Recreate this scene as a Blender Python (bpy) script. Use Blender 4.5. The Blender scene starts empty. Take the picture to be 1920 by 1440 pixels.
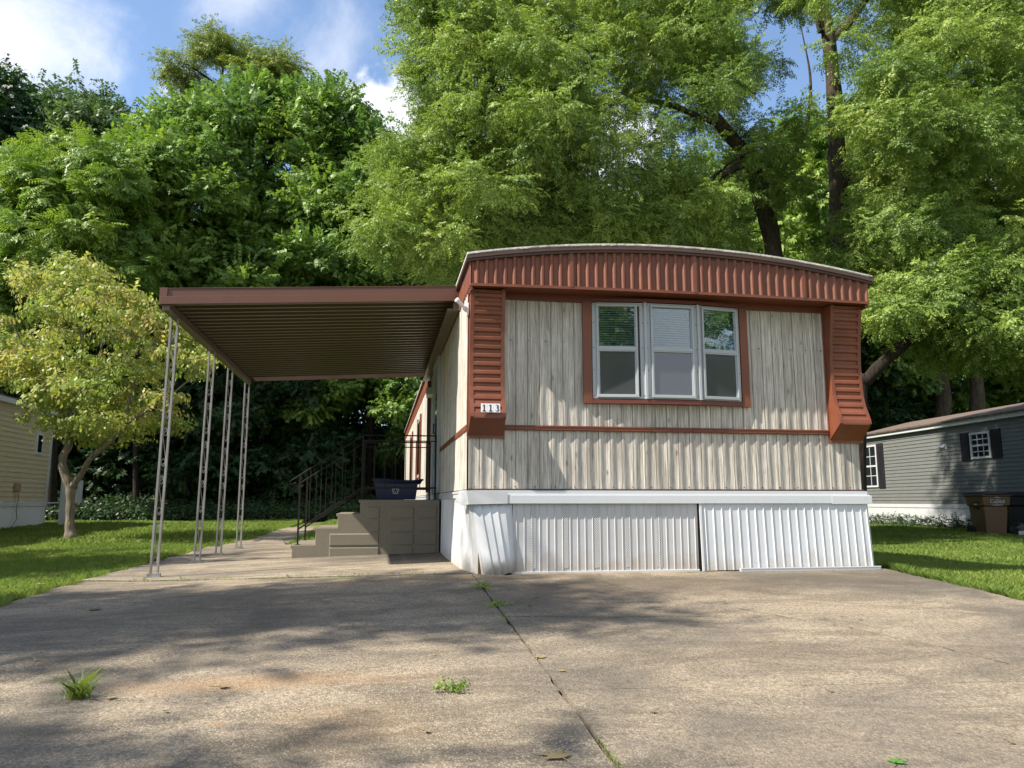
import bpy, math, random
import numpy as np
from mathutils import Vector, Matrix
R = math.radians
random.seed(7); rng = np.random.default_rng(11)
scene = bpy.context.scene
COL = scene.collection
# ------------------------------------------------------------------ camera
CH = 0.66; FPX = 1443.0; PITCH = R(8.67); YAW = R(9.64)
cam = bpy.data.objects.new('camera', bpy.data.cameras.new('camera')); COL.objects.link(cam)
cam.data.sensor_width = 36; cam.data.lens = 36*FPX/1920; cam.data.clip_end = 5000; cam.data.clip_start = .05
cam.location = (0, 0, CH); cam.rotation_euler = (math.pi/2+PITCH, 0, -YAW)
scene.camera = cam
_fw = np.array([math.sin(YAW)*math.cos(PITCH), math.cos(YAW)*math.cos(PITCH), math.sin(PITCH)])
_rt = np.array([math.cos(YAW), -math.sin(YAW), 0]); _up = np.cross(_rt, _fw)
def at(x, y, Y):
    """point of the world seen at photo pixel x,y on the vertical plane at distance Y"""
    r = _rt*((x-960)/FPX)+_up*((720-y)/FPX)+_fw
    return np.array([0, 0, CH])+r*(Y/r[1])
# ------------------------------------------------------------------ sun and sky
SUN = Vector((1.0, .27, -1.11)).normalized()
SUN_EL = math.asin(-SUN.z); SUN_AZ = math.atan2(-SUN.x, -SUN.y)     # azimuth clockwise from +Y
sl = bpy.data.lights.new('sun', 'SUN'); sl.energy = 5.0; sl.angle = R(.6); sl.color = (1, .93, .82)
so = bpy.data.objects.new('sun', sl); COL.objects.link(so); so.rotation_euler = SUN.to_track_quat('-Z', 'Y').to_euler()
scene.view_settings.view_transform = 'Standard'; scene.view_settings.look = 'None'
scene.view_settings.exposure = 1.0; scene.view_settings.gamma = 1
world = bpy.data.worlds.new('World'); scene.world = world; world.use_nodes = True
def build_world():
    nt = world.node_tree; nt.nodes.clear(); N = nt.nodes.new; L = nt.links.new
    out = N('ShaderNodeOutputWorld'); bg = N('ShaderNodeBackground'); bg.inputs[1].default_value = .125
    sky = N('ShaderNodeTexSky'); sky.sky_type = 'NISHITA'; sky.sun_disc = False
    sky.sun_elevation = SUN_EL; sky.sun_rotation = SUN_AZ; sky.air_density = 1.0; sky.dust_density = .25; sky.ozone_density = 1.6
    tc = N('ShaderNodeTexCoord')
    def noise(sc, det, rough, dist=0, stretch=None):
        n = N('ShaderNodeTexNoise'); n.inputs['Scale'].default_value = sc; n.inputs['Detail'].default_value = det
        n.inputs['Roughness'].default_value = rough; n.inputs['Distortion'].default_value = dist
        if stretch:
            m = N('ShaderNodeMapping'); m.inputs['Scale'].default_value = stretch; m.inputs['Rotation'].default_value = (.3, .5, .2)
            L(tc.outputs['Generated'], m.inputs[0]); L(m.outputs[0], n.inputs[0])
        else: L(tc.outputs['Generated'], n.inputs[0])
        return n.outputs[0]
    def math_(op, a, b, clamp=False):
        m = N('ShaderNodeMath'); m.operation = op; m.use_clamp = clamp
        for i, v in enumerate((a, b)):
            if isinstance(v, (int, float)): m.inputs[i].default_value = v
            else: L(v, m.inputs[i])
        return m.outputs[0]
    n1 = noise(5.5, 9, .62, .4); n2 = noise(3.2, 8, .6, .8, (1, 1, 2.6)); n3 = noise(14, 10, .6, .2)
    total = None
    # (pixel direction of the cloud, angular radius in degrees, noise, softness, strength)
    for px, py, rad, nz, gain, soft, amt in [(20, 60, 8.6, n1, .62, .30, .92), (440, 0, 5.0, n1, .8, .40, .7), (700, 250, 5.0, n3, .45, .10, 1.0),
                                       (600, 120, 4.6, n1, 1.0, .40, .5), (325, 160, 1.8, n3, .8, .3, .5), (1170, 310, 5, n3, .8, .12, .9), (1840, 330, 5, n3, .8, .2, .8),
                                       (800, 60, 3.5, n2, 1, .4, .3)]:
        r = _rt*((px-960)/FPX)+_up*((720-py)/FPX)+_fw; r = r/np.linalg.norm(r)
        vm = N('ShaderNodeVectorMath'); vm.operation = 'DISTANCE'; L(tc.outputs['Generated'], vm.inputs[0]); vm.inputs[1].default_value = tuple(r)
        d = math_('DIVIDE', vm.outputs['Value'], 2*math.sin(R(rad)/2))
        v = math_('SUBTRACT', 1.0, d)                                  # 1 at centre, 0 at the rim
        v = math_('ADD', v, math_('MULTIPLY', math_('SUBTRACT', nz, .5), 3.4*gain))
        mr = N('ShaderNodeMapRange'); mr.interpolation_type = 'SMOOTHSTEP'; L(v, mr.inputs[0])
        mr.inputs[1].default_value = .1; mr.inputs[2].default_value = .1+soft*3.2; mr.inputs[3].default_value = 0; mr.inputs[4].default_value = amt
        total = mr.outputs[0] if total is None else math_('MAXIMUM', total, mr.outputs[0])
    # the rest of the sky, mostly behind the camera: cloud added for neutral fill
    mr = N('ShaderNodeMapRange'); mr.interpolation_type = 'SMOOTHSTEP'; L(noise(2.6, 8, .6, .5), mr.inputs[0])
    mr.inputs[1].default_value = .40; mr.inputs[2].default_value = .58; mr.inputs[4].default_value = .95
    sx = N('ShaderNodeSeparateXYZ'); L(tc.outputs['Generated'], sx.inputs[0])
    back = N('ShaderNodeMapRange'); L(sx.outputs['Y'], back.inputs[0]); back.inputs[1].default_value = .2; back.inputs[2].default_value = -.3
    total = math_('MAXIMUM', total, math_('MULTIPLY', mr.outputs[0], back.outputs[0]))
    cc = N('ShaderNodeMix'); cc.data_type = 'RGBA'; L(n3, cc.inputs[0]); cc.inputs[6].default_value = (3.3, 3.6, 4.2, 1); cc.inputs[7].default_value = (5.6, 5.6, 5.75, 1)
    mx = N('ShaderNodeMix'); mx.data_type = 'RGBA'; L(total, mx.inputs[0]); L(sky.outputs[0], mx.inputs[6]); L(cc.outputs[2], mx.inputs[7])
    L(mx.outputs[2], bg.inputs[0]); L(bg.outputs[0], out.inputs[0])
build_world()
# ------------------------------------------------------------------ helpers
def g(X, Y):
    """height of the ground"""
    X = np.asarray(X, float); Y = np.asarray(Y, float)
    d = np.maximum(0, 7.1-Y)
    z = -.061*d - .03*np.clip(.8-X, 0, 3)*np.clip((Y-5)/2, 0, 1) - .035*np.clip(X-4.8, 0, 4)
    z = z+.012*np.clip(Y-12, 0, 30)*np.clip((2.8-X)/4, 0, 1)
    return z
def G(x, y): return float(g(x, y))

class MB:
    def __init__(s): s.v = []; s.f = []
    def add(s, vs, fs):
        o = len(s.v); s.v += [tuple(map(float, p)) for p in vs]; s.f += [tuple(i+o for i in f) for f in fs]; return s
    def box(s, x0, x1, y0, y1, z0, z1):
        return s.add([(x0,y0,z0),(x1,y0,z0),(x1,y1,z0),(x0,y1,z0),(x0,y0,z1),(x1,y0,z1),(x1,y1,z1),(x0,y1,z1)],
                     [(0,3,2,1),(4,5,6,7),(0,1,5,4),(1,2,6,5),(2,3,7,6),(3,0,4,7)])
    def bar(s, a, b, w, h, up=(0,0,1)):
        a = Vector(a); b = Vector(b); d = (b-a).normalized(); u = Vector(up); r = d.cross(u)
        if r.length < 1e-4: r = d.cross(Vector((0,1,0)))
        r.normalize(); u = r.cross(d).normalized(); vs = []
        for p in (a, b):
            for i, j in ((-1,-1),(1,-1),(1,1),(-1,1)): vs.append(p+r*(w/2*i)+u*(h/2*j))
        return s.add(vs, [(3,2,1,0),(4,5,6,7),(0,1,5,4),(1,2,6,5),(2,3,7,6),(3,0,4,7)])
    def tube(s, pts, rad, n=8, caps=True):
        pts = [Vector(p) for p in pts]; rad = rad if hasattr(rad, '__len__') else [rad]*len(pts)
        o = len(s.v); ref = Vector((0,0,1)); prev = None
        for i, p in enumerate(pts):
            d = (pts[min(i+1,len(pts)-1)]-pts[max(i-1,0)]).normalized()
            r = prev if prev is not None else d.cross(Vector((.31,.2,.9)))
            r = (r-d*r.dot(d))
            if r.length < 1e-5: r = d.cross(Vector((1,0,0)))
            r.normalize(); prev = r; u = d.cross(r)
            for k in range(n):
                a = 2*math.pi*k/n; s.v.append(tuple(p+(r*math.cos(a)+u*math.sin(a))*rad[i]))
        for i in range(len(pts)-1):
            for k in range(n):
                k2 = (k+1) % n; s.f.append((o+i*n+k, o+i*n+k2, o+(i+1)*n+k2, o+(i+1)*n+k))
        if caps:
            s.f.append(tuple(o+k for k in reversed(range(n)))); s.f.append(tuple(o+(len(pts)-1)*n+k for k in range(n)))
        return s
    def sheet(s, us, vs, fn):
        """grid of points fn(u, v)"""
        o = len(s.v); nv = len(vs)
        for u in us:
            for v in vs: s.v.append(tuple(map(float, fn(u, v))))
        for i in range(len(us)-1):
            for j in range(nv-1): s.f.append((o+i*nv+j, o+(i+1)*nv+j, o+(i+1)*nv+j+1, o+i*nv+j+1))
        return s
    def prism(s, poly, fn0, fn1):
        """poly: 2D points; fn0/fn1 map a 2D point to the two end faces"""
        n = len(poly); vs = [fn0(*p) for p in poly]+[fn1(*p) for p in poly]
        fs = [tuple(reversed(range(n))), tuple(range(n, 2*n))]+[(i, (i+1) % n, n+(i+1) % n, n+i) for i in range(n)]
        return s.add(vs, fs)
def shade_smooth(me, ang=40):
    me.shade_smooth()
    try: me.set_sharp_from_angle(angle=R(ang))
    except Exception: pass
def obj(name, mb, mat, parent=None, smooth=False, bevel=0, solid=0):
    me = bpy.data.meshes.new(name); me.from_pydata(mb.v, [], mb.f); me.validate()
    base = Vector((0,0,0))
    p = parent
    while p is not None: base += p.location; p = p.parent
    if base.length: me.transform(Matrix.Translation(-base))
    me.materials.append(mat); o = bpy.data.objects.new(name, me); COL.objects.link(o)
    if parent: o.parent = parent
    if smooth: shade_smooth(me, smooth if smooth > 1 else 40)
    if solid:
        m = o.modifiers.new('s', 'SOLIDIFY'); m.thickness = solid; m.offset = 0
    if bevel:
        m = o.modifiers.new('b', 'BEVEL'); m.width = bevel; m.segments = 2; m.limit_method = 'ANGLE'; m.angle_limit = R(40); m.harden_normals = False
    return o
def tag(o, label=None, cat=None, group=None, kind=None):
    if label: o['label'] = label
    if cat: o['category'] = cat
    if group: o['group'] = group
    if kind: o['kind'] = kind
    return o
def thing(name, label, cat, loc, group=None, rz=0):
    o = bpy.data.objects.new(name, None); COL.objects.link(o); o.location = loc; o.rotation_euler = (0,0,rz); o.empty_display_size = .2
    return tag(o, label, cat, group)
def struct(name, mb, mat, **k): return tag(obj(name, mb, mat, **k), kind='structure')
def npmesh(name, V, F4, mat, parent=None, extra=None):
    """V (n,3), F4 (m,k) arrays"""
    me = bpy.data.meshes.new(name); V = np.asarray(V, np.float32); F4 = np.asarray(F4, np.int32)
    if parent is not None: V = V-np.array(parent.location, np.float32)
    k = F4.shape[1]
    me.vertices.add(len(V)); me.vertices.foreach_set('co', V.ravel())
    me.loops.add(F4.size); me.loops.foreach_set('vertex_index', F4.ravel())
    me.polygons.add(len(F4)); me.polygons.foreach_set('loop_start', np.arange(0, F4.size, k, dtype=np.int32))
    try: me.polygons.foreach_set('loop_total', np.full(len(F4), k, np.int32))
    except Exception: pass
    if extra is not None:
        a = me.attributes.new('tint', 'FLOAT', 'POINT'); a.data.foreach_set('value', np.asarray(extra, np.float32))
    me.update(calc_edges=True); me.materials.append(mat)
    o = bpy.data.objects.new(name, me); COL.objects.link(o)
    if parent is not None: o.parent = parent
    return o
# ------------------------------------------------------------------ materials
class NT:
    def __init__(s, name):
        s.m = bpy.data.materials.new(name); s.m.use_nodes = True; s.t = s.m.node_tree; s.t.nodes.clear()
        s.out = s.t.nodes.new('ShaderNodeOutputMaterial')
    def n(s, typ, **k):
        x = s.t.nodes.new(typ)
        for a, b in k.items(): setattr(x, a, b)
        return x
    def l(s, a, b): s.t.links.new(a, b)
    def set(s, sock, v):
        if hasattr(v, 'is_output') or hasattr(v, 'links'): s.l(v, sock)
        else: sock.default_value = v
    def obj(s): return s.n('ShaderNodeTexCoord').outputs['Object']
    def mp(s, vec, scale=(1,1,1), loc=(0,0,0), rot=(0,0,0)):
        m = s.n('ShaderNodeMapping'); s.l(vec, m.inputs[0]); m.inputs['Scale'].default_value = scale; m.inputs['Location'].default_value = loc; m.inputs['Rotation'].default_value = rot; return m.outputs[0]
    def noise(s, vec, sc, det=5, rough=.55, dist=0):
        x = s.n('ShaderNodeTexNoise'); s.l(vec, x.inputs[0]); x.inputs['Scale'].default_value = sc; x.inputs['Detail'].default_value = det
        x.inputs['Roughness'].default_value = rough; x.inputs['Distortion'].default_value = dist; return x.outputs[0]
    def vor(s, vec, sc, feature='F1', out='Distance', rnd=1):
        x = s.n('ShaderNodeTexVoronoi', feature=feature); s.l(vec, x.inputs[0]); x.inputs['Scale'].default_value = sc; x.inputs['Randomness'].default_value = rnd; return x.outputs[out]
    def ramp(s, fac, *stops, interp='LINEAR'):
        x = s.n('ShaderNodeValToRGB'); s.l(fac, x.inputs[0]); cr = x.color_ramp; cr.interpolation = interp
        while len(cr.elements) < len(stops): cr.elements.new(.5)
        for e, (p, c) in zip(cr.elements, stops):
            e.position = p; e.color = (c, c, c, 1) if isinstance(c, (int, float)) else (*c, 1)
        return x.outputs[0]
    def mix(s, fac, a, b, mode='MIX'):
        x = s.n('ShaderNodeMix', data_type='RGBA', blend_type=mode)
        s.set(x.inputs[0], fac)
        for i, v in ((6, a), (7, b)):
            if isinstance(v, tuple): x.inputs[i].default_value = (*v, 1)
            else: s.l(v, x.inputs[i])
        return x.outputs[2]
    def math(s, op, a, b=0, clamp=False):
        x = s.n('ShaderNodeMath', operation=op, use_clamp=clamp); s.set(x.inputs[0], a); s.set(x.inputs[1], b); return x.outputs[0]
    def xyz(s, vec):
        x = s.n('ShaderNodeSeparateXYZ'); s.l(vec, x.inputs[0]); return x.outputs
    def comb(s, x, y, z):
        c = s.n('ShaderNodeCombineXYZ')
        for i, v in enumerate((x, y, z)): s.set(c.inputs[i], v)
        return c.outputs[0]
    def bump(s, h, strength=.3, dist=.01):
        x = s.n('ShaderNodeBump'); s.l(h, x.inputs['Height']); x.inputs['Strength'].default_value = strength; x.inputs['Distance'].default_value = dist; return x.outputs[0]
    def bsdf(s, col, rough=.6, metal=0, bump=None, spec=.5, **k):
        b = s.n('ShaderNodeBsdfPrincipled')
        if isinstance(col, tuple): b.inputs['Base Color'].default_value = (*col, 1)
        else: s.l(col, b.inputs['Base Color'])
        s.set(b.inputs['Roughness'], rough); b.inputs['Metallic'].default_value = metal; b.inputs['Specular IOR Level'].default_value = spec
        if bump is not None: s.l(bump, b.inputs['Normal'])
        s.l(b.outputs[0], s.out.inputs[0]); s.b = b; return s.m

def paint(name, col, rough=.45, var=.12, dirt=.0, dirtcol=(.12,.09,.06), sc=2.0, metal=0, spec=.5, streak=(1,1,.25)):
    t = NT(name); o = t.obj()
    n = t.noise(o, sc, 6, .6); c = t.mix(t.ramp(n, (.3, 0.0), (.7, 1.0)), tuple(x*(1-var) for x in col), tuple(min(1, x*(1+var)) for x in col))
    if dirt:
        d = t.noise(t.mp(o, streak), 9, 8, .7); c = t.mix(t.math('MULTIPLY', t.ramp(d, (.48, 0.0), (.75, 1.0)), dirt), c, dirtcol)
    f = t.noise(o, 60, 3, .5)
    return t.bsdf(c, t.math('ADD', t.math('MULTIPLY', n, .25), rough-.12), metal, t.bump(f, .06, .004), spec)
def siding_wood(axis):
    """whitewashed printed wood planks, one colour per plank"""
    t = NT('weathered_plank_'+axis); o = t.obj(); X, Y, Z = t.xyz(o)
    U = X if axis == 'front' else Y
    per = PLANK
    # width of planks is uneven: warp the coordinate
    w = t.math('ADD', t.math('DIVIDE', U, per), 40.5)
    idx = t.math('FLOOR', w); fr = t.math('FRACT', w)
    rnd = t.n('ShaderNodeTexWhiteNoise', noise_dimensions='1D'); t.l(idx, rnd.inputs['W']); r1 = rnd.outputs['Value']
    off = t.math('MULTIPLY', r1, 37)
    grain = t.noise(t.comb(t.math('MULTIPLY', U, 75), t.math('ADD', t.math('MULTIPLY', Z, 2.0), off), off), 1, 7, .65, .9)
    fine = t.noise(t.comb(t.math('MULTIPLY', U, 190), t.math('ADD', t.math('MULTIPLY', Z, 6.0), off), off), 1, 5, .7, .3)
    kn = t.vor(t.comb(t.math('MULTIPLY', U, 9), t.math('ADD', t.math('MULTIPLY', Z, 3.2), off), off), 1)
    knot = t.ramp(kn, (.03, 1.0), (.13, 0.0))
    rings = t.math('MULTIPLY', t.ramp(kn, (.0, 1.0), (.4, 0.0)), t.ramp(t.math('SINE', t.math('MULTIPLY', kn, 95)), (.2, 0.0), (.8, 1.0)))
    c = t.mix(t.ramp(grain, (.3, 0.0), (.62, 1.0)), (.23,.205,.175), (.70,.685,.64))
    c = t.mix(t.math('MULTIPLY', t.ramp(fine, (.42, 0.0), (.62, 1.0)), .55), c, (.17,.14,.115))
    c = t.mix(t.math('MULTIPLY', rings, .30), c, (.15,.12,.095))
    c = t.mix(t.math('MULTIPLY', knot, .7), c, (.09,.065,.05))
    tone = t.ramp(r1, (0, (.74,.72,.68)), (.35, (1.0,.97,.92)), (.7, (.86,.85,.83)), (1, (1.12,1.08,1.0)))
    c = t.mix(1.0, c, tone, 'MULTIPLY')
    line = t.math('MULTIPLY', t.ramp(fr, (.0, 1.0), (.06, 0.0), (.94, 0.0), (1.0, 1.0)), .85)
    c = t.mix(line, c, (.06,.035,.025))
    return t.bsdf(c, .62, 0, t.bump(t.math('ADD', fine, grain), .12, .003), .3)
PLANK = .115
M = {}
def mats():
    M['plank'] = siding_wood('front'); M['plank_side'] = siding_wood('side')
    M['red'] = paint('red_brown_metal', (.155,.043,.018), .5, .22, .55, (.18,.070,.035), 3)
    M['redcar'] = paint('carport_brown_metal', (.108,.041,.020), .40, .06)
    M['darkred'] = paint('dark_red_trim', (.12,.028,.018), .5, .10)
    M['rooftrim'] = paint('dark_brown_trim', (.07,.035,.026), .55, .2)
    M['membrane'] = paint('white_roof_coating', (.55,.53,.50), .8, .2, .8, (.13,.10,.08), 14, streak=(1,1,1))
    M['white'] = paint('white_vinyl', (.50,.51,.52), .38, .04, .25, (.42,.38,.32))
    M['whitenew'] = paint('new_white_metal', (.55,.57,.59), .35, .02, .05, (.5,.46,.4))
    M['alu'] = paint('white_aluminium_frame', (.36,.385,.40), .35, .04, .15, (.3,.3,.3))
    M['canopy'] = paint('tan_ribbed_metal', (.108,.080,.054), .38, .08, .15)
    def vinyl(name, col, splash):
        t = NT(name); o = t.obj(); X, Y, Z = t.xyz(o); n = t.noise(o, 6, 8, .7); m_ = t.noise(t.mp(o, (1,1,.2)), 16, 7, .7); big = t.noise(o, 1.1, 4, .5)
        c = t.mix(t.ramp(big, (.35, 0.0), (.65, 1.0)), tuple(x*.90 for x in col), tuple(x*1.05 for x in col))
        k = t.math('ADD', t.math('MULTIPLY', Z, -3.6), t.math('MULTIPLY', n, 1.5)); c = t.mix(t.math('MULTIPLY', t.ramp(k, (.1, 0.0), (.75, 1.0)), splash), c, (.30,.22,.14))
        c = t.mix(t.math('MULTIPLY', t.ramp(m_, (.55, 0.0), (.72, 1.0)), .35*splash+.05), c, (.28,.24,.20))
        return t.bsdf(c, .42, 0, t.bump(t.noise(o, 3, 3, .5), .10, .02), .4)
    M['skirt'] = vinyl('weathered_white_vinyl', (.50,.50,.50), .55); M['skirtnew'] = vinyl('white_skirting_metal', (.54,.56,.575), .45)
    M['post'] = paint('pale_post_paint', (.24,.23,.225), .5, .10, .8, (.10,.07,.05), 6)
    M['black_iron'] = paint('black_iron', (.010,.008,.008), .6, .3, .12, (.10,.045,.025), 12, spec=.25)
    M['plastic_white'] = paint('white_plastic', (.8,.8,.82), .35, .02)
    M['blue'] = paint('navy_plastic', (.008,.016,.060), .38, .1)
    M['brown_plastic'] = paint('brown_plastic', (.115,.068,.038), .45, .08)
    M['black_plastic'] = paint('black_plastic', (.012,.012,.013), .4, .1)
    M['black_number'] = paint('black_numeral', (.01,.01,.012), .5, .05)
    M['pale_mark'] = paint('pale_print', (.5,.52,.55), .6, .05)
    M['shutter'] = paint('black_shutter', (.02,.018,.022), .5, .1)
    M['brass'] = paint('dull_metal', (.25,.23,.2), .35, .1, metal=.8)
    M['meter'] = paint('grey_enamel', (.42,.44,.45), .45, .06, .3)
    M['cable'] = paint('cable_tan', (.25,.17,.12), .6, .1)
    M['rust'] = paint('rust_screw', (.10,.04,.03), .7, .2)
    # grooved neighbour sidings
    def lap(name, col, per=.1):
        t = NT(name); o = t.obj(); X, Y, Z = t.xyz(o)
        n = t.noise(t.mp(o, (1, 1, 6)), 3, 5, .6)
        c = t.mix(t.ramp(n, (.3, 0.0), (.7, 1.0)), tuple(x*.9 for x in col), tuple(x*1.1 for x in col))
        return t.bsdf(c, .5, 0, t.bump(n, .05, .003), .4)
    M['lap_tan'] = lap('tan_lap_siding', (.47,.40,.27)); M['lap_grey'] = lap('grey_lap_siding', (.145,.15,.143))
    # shingles
    t = NT('brown_shingles'); o = t.obj()
    br = t.n('ShaderNodeTexBrick'); t.l(t.mp(o, (1,1,1), rot=(0,0,R(90))), br.inputs[0]); br.inputs['Scale'].default_value = 5
    br.inputs['Color1'].default_value = (.16,.11,.085,1); br.inputs['Color2'].default_value = (.10,.075,.06,1); br.inputs['Mortar'].default_value = (.04,.03,.025,1); br.inputs['Mortar Size'].default_value = .03
    n = t.noise(o, 40, 6, .7); t.bsdf(t.mix(t.math('MULTIPLY', n, .5), br.outputs[0], (.2,.15,.12)), .9, 0, t.bump(n, .5, .01)); M['shingle'] = t.m
    # concrete
    def concrete(name, base, rust):
        t = NT(name); o = t.obj()
        fine = t.noise(o, 46, 8, .78); peb = t.vor(o, 95, 'F1', 'Distance'); pebc = t.vor(o, 95, 'F1', 'Color'); px = t.xyz(pebc)[0]
        big = t.noise(o, .55, 7, .62, .6); med = t.noise(t.mp(o, (1,1.6,1)), 2.3, 8, .7, .5)
        c = t.mix(t.ramp(fine, (.3, 0.0), (.66, 1.0)), tuple(x*.26 for x in base), tuple(x*1.55 for x in base))
        c = t.mix(t.math('MULTIPLY', t.ramp(t.noise(t.mp(o, (1,2.4,1)), .9, 9, .72, 1.2), (.46, 0.0), (.57, 1.0)), .55), c, tuple(x*.36 for x in base))
        pit = t.vor(o, 7, 'F1', 'Distance'); c = t.mix(t.math('MULTIPLY', t.ramp(pit, (.04, 1.0), (.085, 0.0)), .6), c, (.05,.04,.03))
        drip = t.math('ADD', t.vor(o, 1.6, 'F1', 'Distance'), t.math('MULTIPLY', t.noise(o, 12, 5, .6), .12)); c = t.mix(t.math('MULTIPLY', t.ramp(drip, (.11, 1.0), (.19, 0.0)), .45), c, (.06,.052,.045))
        worn = t.ramp(med, (.42, 0.0), (.62, 1.0))
        stones = t.mix(px, (.12,.10,.08), (.66,.56,.44))
        c = t.mix(t.math('MULTIPLY', t.math('MULTIPLY', t.ramp(peb, (.15, 1.0), (.55, 0.0)), t.ramp(px, (.5, 0.0), (.62, 1.0))), t.math('ADD', t.math('MULTIPLY', worn, .45), .30)), c, stones)
        c = t.mix(t.math('MULTIPLY', t.ramp(big, (.34, 1.0), (.54, 0.0)), .75), c, (.075,.068,.058))
        c = t.mix(t.math('MULTIPLY', t.ramp(t.noise(o, 1.3, 8, .7, 1.0), (.5, 0.0), (.7, 1.0)), .35), c, (.13,.115,.10))
        if rust:
            for (rx, ry, sx, sy, amt) in ((-.55,3.98,.8,.16,.42), (-.15,3.35,.4,.3,.22), (1.0,7.0,1.7,.12,.35), (-.62,3.42,.04,.03,.6)) if True else ():
                dd = t.n('ShaderNodeVectorMath', operation='LENGTH'); t.l(t.mp(o, (1/sx, 1/sy, 0), (-rx/sx, -ry/sy, 0)), dd.inputs[0])
                k = t.math('SUBTRACT', 1.15, t.math('ADD', dd.outputs['Value'], t.math('MULTIPLY', t.math('SUBTRACT', t.noise(o, 5, 6, .65), .5), 1.3)))
                c = t.mix(t.math('MULTIPLY', t.ramp(k, (.0, 0.0), (.9, 1.0)), amt), c, (.30,.175,.075))
        if rust:     # dark blotches: part staining, part drive shade put into the colour
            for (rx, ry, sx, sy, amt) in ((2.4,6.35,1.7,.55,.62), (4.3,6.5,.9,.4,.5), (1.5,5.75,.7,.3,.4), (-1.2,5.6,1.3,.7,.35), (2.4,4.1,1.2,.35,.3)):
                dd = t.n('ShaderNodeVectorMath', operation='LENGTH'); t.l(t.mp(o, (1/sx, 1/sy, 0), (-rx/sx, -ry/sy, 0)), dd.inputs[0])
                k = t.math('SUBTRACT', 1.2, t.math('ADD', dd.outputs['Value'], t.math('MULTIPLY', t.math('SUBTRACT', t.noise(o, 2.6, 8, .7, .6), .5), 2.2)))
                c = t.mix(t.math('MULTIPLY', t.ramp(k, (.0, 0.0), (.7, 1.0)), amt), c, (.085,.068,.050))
        h = t.math('ADD', t.math('MULTIPLY', fine, 1.0), t.math('MULTIPLY', t.ramp(peb, (.0, 1.0), (.6, 0.0)), .6))
        return t.bsdf(c, .88, 0, t.bump(h, .75, .006), .25)
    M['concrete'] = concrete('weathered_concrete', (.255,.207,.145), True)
    M['slab'] = concrete('carport_concrete', (.29,.24,.175), False)
    t = NT('step_concrete'); o = t.obj(); f = t.noise(o, 70, 6, .7); b = t.noise(o, 2, 6, .6)
    c = t.mix(t.ramp(f, (.3, 0.0), (.7, 1.0)), (.155,.136,.104), (.225,.200,.155)); c = t.mix(t.math('MULTIPLY', t.ramp(b, (.45, 0.0), (.7, 1.0)), .35), c, (.15,.13,.10))
    t.bsdf(c, .85, 0, t.bump(f, .35, .004), .25); M['step'] = t.m
    # soil and lawn base
    t = NT('lawn_soil'); o = t.obj(); f = t.noise(o, 22, 9, .75); b = t.noise(o, .6, 6, .6); m_ = t.noise(o, 5, 6, .6)
    c = t.mix(t.ramp(f, (.32, 0.0), (.68, 1.0)), (.055,.075,.020), (.13,.16,.04)); c = t.mix(t.math('MULTIPLY', t.ramp(b, (.45, 0.0), (.65, 1.0)), .55), c, (.17,.20,.05))
    c = t.mix(t.math('MULTIPLY', t.ramp(m_, (.58, 0.0), (.72, 1.0)), .5), c, (.13,.10,.05))
    t.bsdf(c, .95, 0, t.bump(f, 1.0, .04), .1); M['lawn'] = t.m
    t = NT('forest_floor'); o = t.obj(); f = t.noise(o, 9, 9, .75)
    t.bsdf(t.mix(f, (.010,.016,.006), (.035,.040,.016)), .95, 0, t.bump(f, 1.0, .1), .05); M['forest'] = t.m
    t = NT('dark_gap'); o = t.obj(); t.bsdf(t.mix(t.noise(o, 30, 5), (.03,.024,.016), (.13,.10,.06)), .95); M['gap'] = t.m
    M['gap_dark'] = paint('dark_crack', (.02,.016,.012), .95, .2)
    def bark(name, a, b, sc=1):
        t = NT(name); o = t.obj(); f = t.noise(t.mp(o, (10*sc,10*sc,1.6*sc)), 1.6, 9, .75, 1.2); n = t.noise(o, 25, 5, .6)
        return t.bsdf(t.mix(t.ramp(f, (.35, 0.0), (.62, 1.0)), a, b), .92, 0, t.bump(t.math('ADD', f, t.math('MULTIPLY', n, .3)), .9, .03), .15)
    M['bark'] = bark('furrowed_bark', (.022,.017,.013), (.105,.082,.060)); M['bark_pale'] = bark('pale_smooth_bark', (.10,.08,.055), (.26,.22,.165), 1.5)
    M['bark_dark'] = bark('dark_bark', (.010,.008,.007), (.040,.032,.024))
    def leaf(name, stops, trans=.32, rough=.48, tr_boost=1.4):
        t = NT(name); o = t.obj(); a = t.n('ShaderNodeAttribute', attribute_name='tint').outputs['Fac']
        n = t.noise(o, .55, 3, .6); k = t.math('ADD', t.math('MULTIPLY', a, .62), t.math('MULTIPLY', n, .5))
        c = t.ramp(k, *stops)
        t.bsdf(c, rough, 0, None, .34)
        tl = t.n('ShaderNodeBsdfTranslucent'); t.l(t.mix(1.0, c, (tr_boost, tr_boost*1.0, tr_boost*.55), 'MULTIPLY'), tl.inputs[0])
        mx = t.n('ShaderNodeMixShader'); mx.inputs[0].default_value = trans; t.l(t.b.outputs[0], mx.inputs[1]); t.l(tl.outputs[0], mx.inputs[2]); t.l(mx.outputs[0], t.out.inputs[0])
        return t.m
    M['leaf_locust'] = leaf('locust_leaf', ((.15,(.066,.122,.032)), (.45,(.142,.222,.048)), (.75,(.245,.335,.072)), (.97,(.35,.39,.11))))
    M['leaf_locust_far'] = leaf('locust_leaf_far', ((.15,(.10,.14,.035)), (.5,(.18,.235,.05)), (.9,(.25,.29,.07))))
    M['leaf_maple'] = leaf('maple_leaf', ((.15,(.055,.115,.028)), (.5,(.120,.215,.045)), (.8,(.215,.330,.070)), (1,(.30,.38,.10))))
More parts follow.
